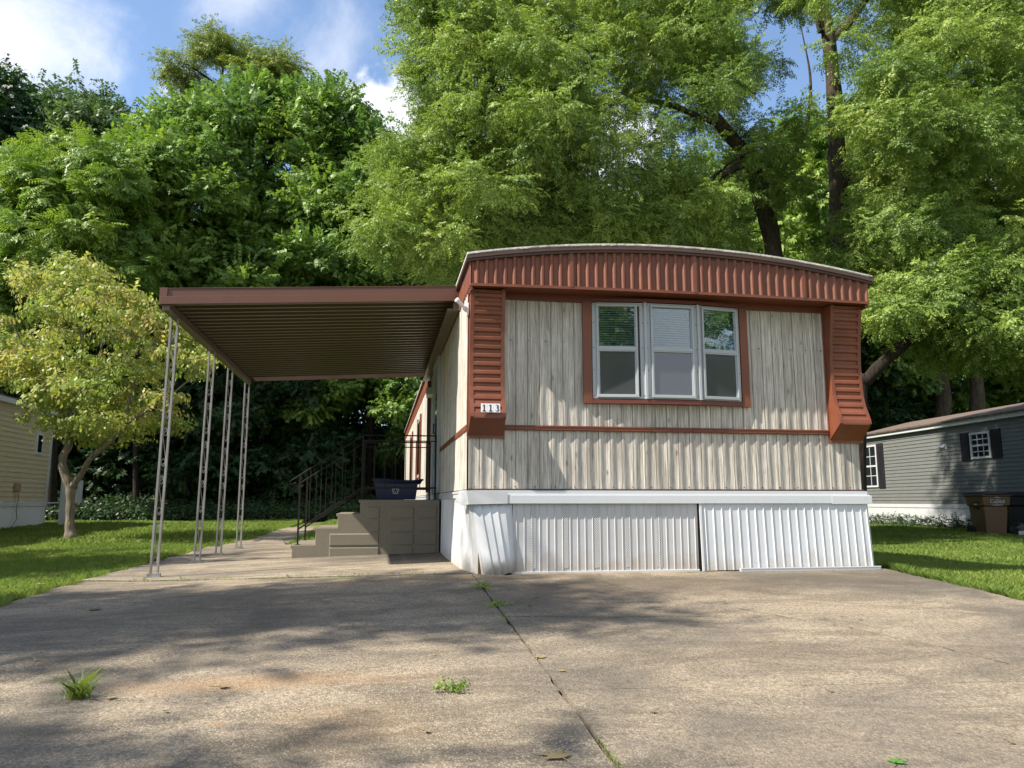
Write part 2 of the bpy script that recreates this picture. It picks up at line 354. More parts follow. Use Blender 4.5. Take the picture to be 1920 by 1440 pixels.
    M['leaf_bright'] = leaf('bright_leaf', ((.15,(.070,.140,.026)), (.5,(.145,.245,.042)), (.85,(.245,.345,.060)), (1,(.42,.38,.07))))
    M['leaf_blue'] = leaf('blue_green_leaf', ((.15,(.045,.090,.035)), (.6,(.095,.16,.06)), (1,(.15,.21,.08))))
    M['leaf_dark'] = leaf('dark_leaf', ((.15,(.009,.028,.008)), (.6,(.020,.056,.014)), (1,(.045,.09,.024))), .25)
    M['leaf_yellow'] = leaf('yellowing_leaf', ((.12,(.11,.18,.035)), (.42,(.21,.28,.06)), (.66,(.32,.34,.09)), (.86,(.45,.38,.14)), (1,(.45,.28,.15))), .4)
    M['grass'] = leaf('grass_blade', ((.15,(.085,.145,.026)), (.5,(.155,.235,.042)), (.8,(.235,.30,.065)), (1,(.36,.34,.13))), .35, .6)
    M['ivy'] = leaf('ground_ivy', ((.15,(.012,.034,.009)), (.6,(.026,.060,.015)), (1,(.05,.095,.022))), .25)
    M['dry_leaf'] = leaf('fallen_dry_leaf', ((.1,(.12,.08,.045)), (.5,(.22,.165,.10)), (.9,(.30,.23,.11))), .15, .7, 1)
    M['green_leaf'] = leaf('fallen_green_leaf', ((.1,(.08,.2,.03)), (.9,(.10,.24,.04))), .15, .6, 1)
    # glass
    t = NT('window_pane'); gl = t.n('ShaderNodeBsdfGlossy'); gl.inputs['Roughness'].default_value = .02; gl.inputs[0].default_value = (.9,.95,1,1)
    tr = t.n('ShaderNodeBsdfTransparent'); tr.inputs[0].default_value = (.72,.80,.78,1); fr = t.n('ShaderNodeFresnel'); fr.inputs[0].default_value = 1.75
    b = t.bump(t.noise(t.obj(), 2.2, 3, .5), .10, .02); t.l(b, gl.inputs['Normal'])
    mx = t.n('ShaderNodeMixShader'); t.l(t.math('ADD', fr.outputs[0], .05), mx.inputs[0]); t.l(tr.outputs[0], mx.inputs[1]); t.l(gl.outputs[0], mx.inputs[2]); t.l(mx.outputs[0], t.out.inputs[0]); M['glass'] = t.m
    t = NT('insect_screen'); df = t.n('ShaderNodeBsdfDiffuse'); df.inputs[0].default_value = (.085,.09,.095,1); gl = t.n('ShaderNodeBsdfGlossy'); gl.inputs['Roughness'].default_value = .10; gl.inputs[0].default_value = (.35,.37,.4,1)
    tr = t.n('ShaderNodeBsdfTransparent'); tr.inputs[0].default_value = (.5,.5,.5,1)
    m1 = t.n('ShaderNodeMixShader'); m1.inputs[0].default_value = .25; t.l(df.outputs[0], m1.inputs[1]); t.l(tr.outputs[0], m1.inputs[2])
    m2 = t.n('ShaderNodeMixShader'); m2.inputs[0].default_value = .25; t.l(m1.outputs[0], m2.inputs[1]); t.l(gl.outputs[0], m2.inputs[2]); t.l(m2.outputs[0], t.out.inputs[0]); M['screen'] = t.m
    M['blind'] = paint('blind_slat', (.62,.62,.60), .5, .04); M['dark_room'] = paint('dark_room', (.012,.013,.014), .9, .1)
    t = NT('dark_glass'); t.bsdf((.015,.018,.022), .05, 0, None, .8); M['dark_glass'] = t.m
    # perforated vinyl
    t = NT('perforated_vinyl'); o = t.obj(); X, Y, Z = t.xyz(o)
    v = t.vor(t.mp(o, (1,0,1), rot=(0, R(45), 0)), 62, 'F1', 'Distance', 0)
    t.bsdf(t.mix(t.ramp(v, (.28, 1.0), (.36, 0.0)), (.50,.51,.51), (.20,.19,.175)), .5); M['perf'] = t.m
    t = NT('rock'); o = t.obj(); f = t.noise(o, 7, 9, .7); t.bsdf(t.mix(f, (.03,.025,.02), (.13,.11,.09)), .9, 0, t.bump(f, 1, .05)); M['rock'] = t.m
mats()
# ------------------------------------------------------------------ ground
def build_ground():
    xs = np.unique(np.concatenate([np.linspace(-12, 22, 120), np.linspace(-60, 90, 40), [-900,-400,-150, 150, 400, 900]]))
    ys = np.unique(np.concatenate([np.linspace(-6, 34, 110), np.linspace(34, 90, 25), [-900,-300,-80,-30, 150, 300, 900]]))
    def h(x, y):
        z = G(x, max(y, -12))-.045
        z += .012*math.sin(x*1.7+.6*y)*math.sin(y*.9)
        edge = 31 if x > 3 else 28
        if y > edge and y < 800: z += 7*(1-math.exp(-((y-edge)/16)))
        return z
    mb = MB().sheet(xs, ys, lambda x, y: (x, y, h(x, y)))
    # split grass from forest floor at the wood's edge
    lawn = MB(); wood = MB(); nv = len(ys)
    for f in mb.f:
        cy = sum(mb.v[i][1] for i in f)/4; cx = sum(mb.v[i][0] for i in f)/4
        (wood if cy > (30 if cx > 3 else 25.3)+math.sin(cx*.8)*.5 else lawn).f.append(f)
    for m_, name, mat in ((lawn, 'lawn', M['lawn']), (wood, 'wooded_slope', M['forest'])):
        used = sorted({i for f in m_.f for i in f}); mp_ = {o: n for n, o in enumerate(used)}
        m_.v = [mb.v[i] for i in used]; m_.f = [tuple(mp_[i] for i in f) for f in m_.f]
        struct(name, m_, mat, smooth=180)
build_ground()
def jag(n, amp, seed, lo=0., hi=1.):
    r = np.random.default_rng(seed); a = r.normal(0, 1, n); k = np.array([.25,.5,.25])
    for _ in range(1): a = np.convolve(np.pad(a, 1, 'edge'), k, 'valid')
    return a*amp
def slab_mesh(top_left, top_right, bl, br, nx, ny, ja, seed, thick=.12, lift=0.0):
    """quad slab given four xy corners (far-left, far-right, near-left, near-right) with slightly ragged rims that follows the ground"""
    us = np.linspace(0, 1, nx); vs = np.linspace(0, 1, ny)
    P = np.zeros((nx, ny, 3))
    fl, fr, nl, nr = map(np.array, (top_left, top_right, bl, br))
    jl, jr, jn, jf = jag(ny, ja[0], seed), jag(ny, ja[1], seed+1), jag(nx, ja[2], seed+2), jag(nx, ja[3], seed+3)
    for i, u in enumerate(us):
        for j, v in enumerate(vs):
            p = (nl*(1-u)+nr*u)*(1-v)+(fl*(1-u)+fr*u)*v
            if i == 0: p = p+np.array([jl[j], 0])
            if i == nx-1: p = p+np.array([jr[j], 0])
            if j == 0: p = p+np.array([0, jn[i]])
            if j == ny-1: p = p+np.array([0, jf[i]])
            P[i, j, :2] = p
    P[..., 2] = g(P[..., 0], P[..., 1])+lift
    mb = MB()
    mb.v = [tuple(p) for p in P.reshape(-1, 3)]
    mb.f = [(i*ny+j, (i+1)*ny+j, (i+1)*ny+j+1, i*ny+j+1) for i in range(nx-1) for j in range(ny-1)]
    rim = [(i, 0) for i in range(nx)]+[(nx-1, j) for j in range(1, ny)]+[(i, ny-1) for i in range(nx-2, -1, -1)]+[(0, j) for j in range(ny-2, 0, -1)]
    o = len(mb.v); mb.v += [tuple(P[i, j]+np.array([0, 0, -thick])) for i, j in rim]; n = len(rim)
    for k in range(n):
        a = rim[k][0]*ny+rim[k][1]; b = rim[(k+1) % n][0]*ny+rim[(k+1) % n][1]
        mb.f.append((b, a, o+k, o+(k+1) % n))
    return mb
YC = lambda x: 3.66-.075*(x-.9)                     # the lower cross joint, a little askew
def build_slabs():
    gp = .006
    # left lane
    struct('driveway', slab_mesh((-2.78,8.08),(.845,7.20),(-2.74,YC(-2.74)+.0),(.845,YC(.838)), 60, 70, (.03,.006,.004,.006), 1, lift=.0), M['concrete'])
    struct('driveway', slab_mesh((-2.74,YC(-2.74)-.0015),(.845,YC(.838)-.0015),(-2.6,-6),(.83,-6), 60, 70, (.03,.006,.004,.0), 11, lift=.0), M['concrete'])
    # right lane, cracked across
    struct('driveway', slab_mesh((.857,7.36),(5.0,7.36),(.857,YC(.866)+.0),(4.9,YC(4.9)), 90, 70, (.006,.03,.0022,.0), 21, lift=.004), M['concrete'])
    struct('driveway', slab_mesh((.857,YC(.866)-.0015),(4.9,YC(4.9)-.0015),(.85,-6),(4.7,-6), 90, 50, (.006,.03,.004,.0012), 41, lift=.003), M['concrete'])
    # under the carport and the path behind it
    struct('carport_floor', slab_mesh((-2.72,13.4),(.9,13.4),(-2.78,8.10),(.9,7.215), 40, 40, (.03,0,.006,.01), 51, lift=.008), M['slab'])
    struct('path', slab_mesh((-2.3,20.5),(-1.5,20.5),(-2.6,13.42),(-1.5,13.42), 10, 30, (.03,.03,0,.03), 61, lift=.0), M['slab'])
    mb = MB().sheet(np.linspace(-2.7, 4.9, 40), np.linspace(-6, 13.3, 60), lambda x, y: (x, y, G(x, y)-.035))
    struct('joint_bed', mb, M['gap'])
    # open cross crack in the right lane, then the hairline diagonal one
    r = random.Random(8); mb = MB(); xs = np.linspace(.86, 2.75, 70); ys = [5.27-.12*(x-.86)+r.gauss(0,.006)+.012*math.sin(x*7) for x in xs]
    for i in range(69):
        w = .006*(1-.6*i/69)*r.uniform(.5,1.3); a = (xs[i], ys[i]); b = (xs[i+1], ys[i+1])
        mb.add([(a[0],a[1]-w,G(*a)+.0085),(b[0],b[1]-w,G(*b)+.0085),(b[0],b[1]+w,G(*b)+.0085),(a[0],a[1]+w,G(*a)+.0085)], [(0,1,2,3)])
    struct('driveway_crack', mb, M['gap_dark'])
    pts = [(1.75,6.95),(2.0,6.35),(2.25,5.9),(2.5,5.45),(2.75,5.0),(2.95,4.75),(3.2,4.2),(3.35,3.75)]
    mb = MB(); r = random.Random(3); seq = []
    for a, b in zip(pts, pts[1:]):
        for k in range(9): t_ = k/9; seq.append((a[0]*(1-t_)+b[0]*t_+r.gauss(0,.010), a[1]*(1-t_)+b[1]*t_+r.gauss(0,.012)))
    for i, (a, b) in enumerate(zip(seq, seq[1:])):
        w = .0015+.003*abs(math.sin(i*.7))*(r.random() > .35)
        za = G(*a)+.0095; zb = G(*b)+.0095
        mb.add([(a[0]-w,a[1],za),(a[0]+w,a[1],za),(b[0]+w,b[1],zb),(b[0]-w,b[1],zb)], [(0,1,2,3)])
    struct('driveway_crack', mb, M['gap'])
build_slabs()
# ------------------------------------------------------------------ the mobile home
XL, XR, Y0, YB = .80, 4.80, 7.14, 25.8
Z0, ZT = .77, 2.62
def rib(u, per, amp): return -amp*.5*(1-math.cos(2*math.pi*u/per))
def rib_flat(u, per, amp, w=.35):
    """flat pan with one raised ridge per period"""
    f = (u/per) % 1.0; a = 1-abs(f-.5)/(w/2)
    return amp*max(0., min(1., a*1.8))
def arch(x): return 3.066-.182*((x-2.75)/2.03)**2
home = thing('mobile_home', 'single wide mobile home with rust red corrugated fascia, whitewashed plank siding and white skirting', 'mobile home', (2.8, Y0, 0))
def build_home():
    # front wall: ribbed siding under the plank print
    us = np.arange(XL, XR+.001, PLANK/10)
    mb = MB().sheet(us, np.linspace(Z0, ZT+.06, 8), lambda x, z: (x, Y0-.9*rib_y(x), z)); obj('front_wall', mb, M['plank'], home, smooth=70)
    us = np.arange(Y0, YB, PLANK/8)
    mb = MB().sheet(us, [Z0, 1.5, ZT+.1], lambda y, z: (XL-.002+.9*rib_y(y)*-1, y, z)); mb.f = [tuple(reversed(f)) for f in mb.f]; obj('side_wall', mb, M['plank_side'], home, smooth=70)
    mb = MB().box(XR-.02, XR, Y0+.02, YB, Z0, ZT+.1); obj('side_wall', mb, M['plank_side'], home)
    mb = MB().box(XL+.02, XR-.02, YB-.03, YB, Z0, ZT+.1); obj('rear_wall', mb, M['plank'], home)
    # corner flashings
    mb = MB().box(XL-.012, XL+.0, Y0-.012, Y0+.05, Z0, 2.66); mb.box(XL-.012, XL+.018, Y0-.02, Y0-.012, Z0, 1.24)
    # fascia, front: corrugated, its top follows the bowed roof
    fy = Y0-.25; us = np.arange(.79, 4.832, .0885/12)
    zb = lambda x: 2.648+.018*math.cos((x-2.8)/2.05*math.pi/2)
    mb = MB().sheet(us, np.linspace(0, 1, 5), lambda x, v: (x, fy-rib_flat(x, .0885, .023, .56), zb(x)*(1-v)+(arch(x)-.0)*v)); obj('front_fascia', mb, M['red'], home, smooth=30)
    for xs_ in (1.742, 2.980, 4.130):
        obj('fascia_seam', MB().box(xs_-.016, xs_+.016, fy-.027, fy-.021, 2.665, arch(xs_)-.004), M['red'], home, bevel=.001)
    mb = MB().sheet(np.linspace(.785, 4.84, 30), [0, 1], lambda x, v: (x, fy-.022+v*.27, zb(x)-.002)); 
    mb2 = MB().sheet(np.linspace(.785, 4.84, 30), [0, 1], lambda x, v: (x, fy-.022, zb(x)-.014+v*.026)); mb.add(mb2.v, mb2.f); obj('soffit', mb, M['red'], home, solid=.003)
    # side fascias, ribbed vertically
    for sx, X in ((-1, .785), (1, 4.835)):
        us = np.arange(fy-.01, YB+.1, .0885/6)
        mb = MB().sheet(us, [0, 1], lambda y, v: (X+sx*rib_flat(y, .0885, .010, .62), y, 2.655+v*(.245))); obj('side_fascia', mb, M['red'], home, smooth=30)
    mb = MB().box(.785, .80, fy-.0, Y0, 2.60, 2.655); mb.box(4.80, 4.835, fy, Y0, 2.60, 2.655)
    mb.box(XL+.001, XR-.001, Y0-.035, Y0-.008, 2.585, 2.66); obj('wall_head_trim', mb, M['darkred'], home)
    # roof shell, trims
    xs = np.linspace(.745, 4.875, 40)
    rz = lambda x: arch(x)+.035
    mb = MB().sheet(xs, [fy-.045, 12, 18, YB+.15], lambda x, y: (x, y, rz(x)+.012)); obj('roof', mb, M['membrane'], home, smooth=60, solid=.02)
    mb = MB()
    for a, b in zip(xs, xs[1:]):
        for (y0_, y1_, zl, zh) in ((fy-.050, fy-.004, -.036, -.002), (fy-.036, fy-.003, -.060, -.0365)):
            mb.add([(a,y0_,rz(a)+zl),(b,y0_,rz(b)+zl),(b,y1_,rz(b)+zl),(a,y1_,rz(a)+zl),(a,y0_,rz(a)+zh),(b,y0_,rz(b)+zh),(b,y1_,rz(b)+zh),(a,y1_,rz(a)+zh)], [(0,3,2,1),(4,5,6,7),(0,1,5,4),(2,3,7,6)])
    mb.box(.742, .775, fy-.045, YB+.1, 2.885, 2.925); mb.box(4.842, 4.878, fy-.045, YB+.1, 2.885, 2.925)
    obj('roof_edge_trim', mb, M['rooftrim'], home)
    # ragged white coating drips along the front lip
    mb = MB(); r = random.Random(5)
    x = .75
    while x < 4.87:
        w = r.uniform(.02,.09); t_ = r.uniform(.006,.018)
        mb.add([(x,fy-.054,rz(x)+.018-t_),(min(x+w,4.87),fy-.054,rz(min(x+w,4.87))+.018-t_*r.uniform(.5,1)),(min(x+w,4.87),fy-.054,rz(min(x+w,4.87))+.022),(x,fy-.054,rz(x)+.022)], [(0,1,2,3)]); x += w*r.uniform(.9,1.2)
    obj('roof_coating_edge', mb, M['membrane'], home)
    # red corner pillars, flared at head and foot
    prof = [(2.64,.175),(2.45,.150),(2.25,.120),(2.05,.103),(1.88,.100),(1.72,.112),(1.60,.142),(1.52,.180),(1.46,.205),(1.425,.212)]
    def pp(z):
        for (za, pa), (zc, pc) in zip(prof, prof[1:]):
            if zc <= z <= za: return pa+(pc-pa)*(za-z)/(za-zc)
        return prof[-1][1]
    for k, (xa, xb) in enumerate(((XL-.006, 1.122), (4.470, XR+.012))):
        pl = obj('corner_pillar', MB(), M['red'], home)
        zs = [z for z, p in prof]
        zz = np.arange(1.425, 2.64, .0805/6)
        mb = MB()
        mb.sheet([xa+.035, xb-.035], zz, lambda x, z: (x, Y0-pp(z)+.012-.014*(((z-1.425)/.0805) % 1.0 < .5)*(1-.0), z))
        obj('ribbed_face', mb, M['red'], pl)
        mb = MB()
        for (a, b) in ((xa, xa+.035), (xb-.035, xb)):
            mb.prism([(Y0-p, z) for z, p in prof]+[(Y0-.0, 1.262), (Y0, 2.64)][0:2], lambda y, z, a=a: (a, y, z), lambda y, z, b=b: (b, y, z))
        # foot: sloping underside and lip
        mb.add([(xa,Y0-.212,1.424),(xb,Y0-.212,1.424),(xb,Y0-.03,1.262),(xa,Y0-.03,1.262)], [(0,1,2,3)])
        mb.box(xa+.03, xb-.03, Y0-.214, Y0-.16, 1.412, 1.4245); mb.box(xa-.004, xb+.012, Y0-.035, Y0-.014, 1.245, 1.268)
        mb.box(xb-.002, xb+.014, Y0-.024, Y0-.012, 1.25, 2.60) if k == 0 else mb.box(xa-.014, xa+.002, Y0-.024, Y0-.012, 1.25, 2.60)
        obj('pillar_frame', mb, M['red'], pl)
        if k == 0:
            mb = MB()
            for z in np.arange(1.35, 2.6, .24): mb.tube([(xa-.014, Y0-.05, z), (xa-.008, Y0-.05, z)], .006, 6)
            mb.box(XL-.016, XL-.002, Y0-.035, Y0+.012, 1.26, 2.66); obj('corner_strip', mb, M['darkred'], pl)
    # belt trim
    mb = MB().box(1.136, 4.456, Y0-.026, Y0-.010, 1.322, 1.372); mb.box(1.136, 4.456, Y0-.031, Y0-.026, 1.330, 1.337); mb.box(1.136, 4.456, Y0-.031, Y0-.026, 1.357, 1.364); obj('belt_trim', mb, M['red'], home, bevel=.002)
    mb = MB().box(XL-.022, XL-.002, Y0+.03, 10.42, 1.318, 1.372); obj('belt_trim', mb, M['red'], home, bevel=.002)
    mb = MB().box(XL-.006, XR+.006, Y0-.020, Y0-.006, .764, .776); obj('base_flashing', mb, M['rooftrim'], home)
    # screws in the siding
    mb = MB()
    for x in np.arange(XL+.06, XR, .19): mb.tube([(x, Y0-.020, .795), (x, Y0-.012, .795)], .006, 6)
    for x in list(np.arange(1.2, 1.85, .17))+list(np.arange(3.75, 4.45, .17)): mb.tube([(x, Y0-.020, 2.19), (x, Y0-.008, 2.19)], .005, 6)
    for x in np.arange(1.25, 4.4, .22): mb.tube([(x, Y0-.034, 1.347), (x, Y0-.026, 1.347)], .005, 6)
    obj('screw_heads', mb, M['rust'], home)
def rib_y(u):
    f = (u/PLANK+40.5) % 1.0
    d = min(f, 1-f)                     # 0 at the plank joint
    return .013*(1-min(1, d/.42)**1.3)*-1+.013
build_home()
def build_window():
    y = Y0
    nodes = [(2.0,.030),(2.512,.085),(2.528,.088),(3.062,.088),(3.078,.085),(3.53,.030)]
    def py(x): return np.interp(x, [n[0] for n in nodes], [n[1] for n in nodes])
    obj('window_surround', MB().box(1.905,1.992,y-.040,y-.008,1.59,2.6), M['red'], home, bevel=.002); obj('window_surround', MB().box(3.536,3.618,y-.040,y-.008,1.585,2.6), M['red'], home, bevel=.002)
    poly = [(1.992,0)]+[(x, p+.014) for x, p in nodes[1:-1]]+[(3.536,0)]
    poly = [(1.992,.0),(1.992,.042)]+[(x, p+.012) for x, p in nodes[1:-1]]+[(3.536,.042),(3.536,.0)]
    for nm, z0, z1 in (('bowed_sill',1.592,1.632),('bowed_head',2.598,2.63)):
        obj(nm, MB().prism(poly, lambda a, b, z0=z0: (a, y-b, z0), lambda a, b, z1=z1: (a, y-b, z1)), M['darkred'], home)
    zb, zt, zm = 1.640, 2.592, 2.125
    for k, ((xa, pa), (xb, pb)) in enumerate(((nodes[0], nodes[1]), (nodes[2], nodes[3]), (nodes[4], nodes[5]))):
        A = np.array([xa, y-pa]); B = np.array([xb, y-pb]); d = (B-A); W = np.linalg.norm(d); d /= W; nrm = np.array([d[1], -d[0]])   # towards the camera
        ce = Matrix(((d[0], -nrm[0], 0, A[0]), (d[1], -nrm[1], 0, A[1]), (0, 0, 1, 0), (0, 0, 0, 1)))  # local x along, y inwards
        def put(name, mb, mat, par, **kw):
            mb.v = [tuple(ce @ Vector(v)) for v in mb.v]; return obj(name, mb, mat, par, **kw)
        # outer flange, then jambs standing proud
        mb = MB()
        fl, fw_ = .006, .045
        mb.box(0, fw_, 0, .02, zb, zt).box(W-fw_, W, 0, .02, zb, zt).box(fw_, W-fw_, 0, .02, zt-.035, zt).box(fw_, W-fw_, 0, .02, zb, zb+.022)
        win = put('window', mb, M['alu'], home, bevel=.002)
        a, b = .046, W-.046
        if k == 0: a, b = .040, W-.070
        if k == 2: a, b = .030, W-.030
        mb = MB()
        mb.box(a, a+.018, -.022, .004, zb+.012, zt-.022).box(b-.018, b, -.022, .004, zb+.012, zt-.022).box(a+.018, b-.018, -.022, .004, zt-.042, zt-.022).box(a+.018, b-.018, -.022, .004, zb+.012, zb+.040)
        mb.box(a+.018, b-.018, -.019, .004, zm-.024, zm+.020).box(a+.018, b-.018, -.024, -.019, zm-.012, zm+.004)
        mb.box(a+.018, a+.030, -.012, .004, zb+.040, zm-.024).box(b-.030, b-.018, -.012, .004, zb+.040, zm-.024)
        mb.box(a+.018, a+.026, -.008, .004, zm+.020, zt-.042).box(b-.026, b-.018, -.008, .004, zm+.020, zt-.042)
        mb.box(a+.026, b-.026, -.008, .004, zm+.020, zm+.030)
        put('sash', mb, M['alu'], win, bevel=.0015)
        put('pane', MB().box(a+.026, b-.026, .004, .007, zm+.02, zt-.042), M['glass'], win)
        put('insect_screen', MB().box(a+.018, b-.018, -.004, -.002, zb+.040, zm-.024), M['screen'], win)
        mb = MB(); z = zb+.05
        while z < zt-.05:
            mb.add([(a+.03,.012,z),(b-.03,.012,z),(b-.03,.026,z+.017),(a+.03,.026,z+.017)], [(0,1,2,3)]); z += .0235
        put('blind', mb, M['blind'], win)
        put('backing', MB().box(a+.0, b-.0, .030, .034, zb+.02, zt-.03), M['dark_room'], win)
        mb = MB()
        for zz in (zb+.03, zb+.28, zb+.5, zb+.75, zt-.02):
            for xx in (.015, W-.015): mb.tube([(xx,-.004,zz),(xx,.0,zz)], .005, 6)
        put('frame_screw', mb, M['rust'], win)
    # mullions covering the bends
    for x in (2.52, 3.07):
        obj('mullion', MB().box(x-.013, x+.013, y-.108, y-.060, 1.636, 2.594), M['alu'], home, bevel=.003)
build_window()
def build_number():
    zc = 1.505; x0 = .888; yy = Y0-.222
    for k, ch in enumerate('113'):
        xa = x0+k*.0595
        tile = obj('number_tile', MB().box(xa, xa+.0580, yy-.004, yy+.0, zc-.042, zc+.038), M['plastic_white'], home, bevel=.001)
        mb = MB(); yf = yy-.0055; cx = xa+.029; cz = zc-.002
        if ch == '1':
            mb.box(cx-.0055, cx+.0055, yf, yf+.0012, cz-.030, cz+.031); mb.box(cx-.015, cx+.015, yf-.0003, yf+.0012, cz-.032, cz-.024)
            mb.add([(cx-.015,yf-.0002,cz+.018),(cx-.005,yf-.0002,cz+.022),(cx-.002,yf-.0002,cz+.031),(cx-.015,yf-.0002,cz+.023)], [(0,1,2,3)])
        else:
            def arc(c, r0, r1, a0, a1, n=14):
                v = []
                for i in range(n+1):
                    a = R(a0+(a1-a0)*i/n); th = .0035+.0025*math.cos(a)
                    v += [(cx+c[0]+(r0-th)*math.cos(a), yf, cz+c[1]+(r1-th)*math.sin(a)), (cx+c[0]+(r0+th)*math.cos(a), yf, cz+c[1]+(r1+th)*math.sin(a))]
                mb.add(v, [(2*i, 2*i+1, 2*i+3, 2*i+2) for i in range(n)])
            arc((-.002, .0155), .0125, .0115, 165, -95); arc((-.002,-.0145), .0150, .0135, 95, -170)
        obj('numeral', mb, M['black_number'], tile)
build_number()
def build_skirt():
    P = lambda x: x
    yk = Y0-.02
    # top band: two laps of white trim with a crooked end at the left
    mb = MB().box(XL+.02, XR+.02, yk-.030, yk-.004, .722, .760).box(.84, XR+.055, yk-.042, yk-.032, .640, .716).box(XL+.02, XR+.04, yk-.036, yk-.012, .712, .726)
    mb.box(4.42, XR+.057, yk-.0455, yk-.0425, .634, .714); 
    obj('skirting_top_trim', mb, M['whitenew'], home, bevel=.004)
    mb = MB().add([(.78,yk-.045,.76),(1.16,yk-.046,.752),(1.16,yk-.046,.640),(.80,yk-.052,.632),(.755,yk+.10,.62),(.70,yk+.26,.655),(.735,yk+.16,.742),(.745,yk+.3,.76)], [(0,3,2,1),(0,7,6,4,3),(6,5,4)])
    o = obj('bent_corner_trim', mb, M['white'], home, solid=.004)
    # ribbed vinyl, older part
    def ribs(x0, x1, per, amp, w, zb_, zt_, lean=0, yb=0.0, name='skirting_panel', mat='skirt'):
        us = np.arange(x0, x1+1e-6, per/14)
        m = MB().sheet(us, np.linspace(0, 1, 5), lambda x, v: (x+lean*(1-v), yk-.006-rib_flat(x-x0, per, amp, w)-yb*(1-v), zb_+(zt_-zb_)*v)); return obj(name, m, M[mat], home, smooth=35)
    ribs(1.215, 3.02, .0725, .0065, .15, G(2,7.1)+.01, .68)
    mb = MB()
    for x in (1.30, 1.605, 1.91, 2.215, 2.52): mb.box(x+.083, x+.135, yk-.009, yk-.0066, .05, .64)
    obj('perforated_vent', mb, M['perf'], home)
    obj('skirting_base_rail', MB().box(1.20, 3.02, yk-.024, yk-.0, .0, .022), M['white'], home, bevel=.003)
    # newer metal sheet on the right, tilted a little outwards at its foot
    us = np.arange(0, 1.755, .0865/14)
    mb = MB().sheet(us, np.linspace(0, 1, 5), lambda u, v: (3.045+u+.008*(1-v)*(u/1.75), yk-.022-.030*(1-v)-rib_flat(u, .0865, .0085, .17)-.010*abs(math.sin(math.pi*u/.0865))*0, .012+.64*v)); obj('new_skirting_sheet', mb, M['skirtnew'], home, smooth=35)
    mb = MB().box(3.40, 4.87, yk-.094, yk-.066, -.0, .030).box(3.40, 4.87, yk-.098, yk-.094, .022, .034); obj('new_skirting_base_rail', mb, M['whitenew'], home, bevel=.002)
    mb = MB().sheet([0,1], [0,1], lambda a, v: (3.030+.020*a, yk-.028-.032*(1-v), .006+.66*v)); obj('edge_strip', mb, M['whitenew'], home, solid=.012)
    obj('edge_strip', MB().sheet([0,1],[0,1], lambda a, v: (4.79+.05*a+.012*(1-v), yk-.026-.032*(1-v)+.05*a, .01+.66*v)), M['whitenew'], home, solid=.012)
    # crooked left end: tall sheets leaning away at the top
    mb = MB()
    tops = np.array([(.835, yk-.012), (.905, yk-.020), (.915, yk-.012), (.985, yk-.022), (.995, yk-.014), (1.06, yk-.022), (1.07, yk-.014), (1.135, yk-.020), (1.145, yk-.012), (1.205, yk-.012)])
    bots = np.array([(.945, yk-.010), (1.030, yk-.070), (1.042, yk-.060), (1.095, yk-.085), (1.105, yk-.075), (1.150, yk-.085), (1.155, yk-.075), (1.200, yk-.055), (1.205, yk-.045), (1.235, yk-.020)])
    def fn(i, v):
        t_ = tops[int(i)]; b_ = bots[int(i)]; p = t_*v+b_*(1-v); return (p[0], p[1], .665*v+(1-v)*(-.004+.022*(i > 4)+.0*i))
    mb.sheet(range(len(tops)), np.linspace(0, 1, 6), fn); obj('leaning_skirting_sheet', mb, M['skirtnew'], home, solid=.004, smooth=8)
    obj('skirting_void', MB().box(.90, 4.7, yk+.02, yk+.04, -.05, .70), M['gap'], home)
    # left side skirting: meets the bent corner with a curve
    pts = [(.80, 25.6), (.80, 10.24), (.79, 9.6), (.785, 8.8), (.79, 8.1), (.80, 7.72), (.83, 7.42), (.885, 7.22), (.955, 7.10), (1.02, 7.085)]
    seg = []
    for a, b in zip(pts, pts[1:]):
        n = max(2, int(math.dist(a, b)/.0725*6)) if a[1] < 14 else 40
        for k in range(n): t_ = k/n; seg.append((a[0]*(1-t_)+b[0]*t_, a[1]*(1-t_)+b[1]*t_))
    seg.append(pts[-1]); acc = 0; S = []
    for i, p in enumerate(seg):
        if i: acc += math.dist(p, seg[i-1])
        S.append(acc)
    topx = lambda y: (.80+.0, max(y, Y0+.02))
    def fn2(i, v):
        x, y_ = seg[int(i)]; r_ = rib_flat(S[int(i)], .0725, .009, .3)
        tx, ty = (.806, max(y_, 7.16)) if y_ > 7.25 else (.806+.035*(7.25-y_)/.14, 7.16-.04*(7.25-y_)/.14)
        return (x*(1-v)+tx*v-r_, y_*(1-v)+ty*v, G(x, y_)-.01+(.70-G(x, y_)+.01)*v)
    mb = MB().sheet(range(len(seg)), np.linspace(0, 1, 5), fn2); obj('side_skirting', mb, M['skirt'], home, smooth=35)
    mb = MB().box(XL-.020, XL+.006, Y0+.12, YB, .690, .760).box(XL-.028, XL-.020, 7.6, YB, .735, .760); obj('side_skirting_trim', mb, M['white'], home, bevel=.003)
    obj('side_skirting', MB().box(XR+.0, XR+.012, Y0, YB, -.25, .70), M['white'], home)
build_skirt()
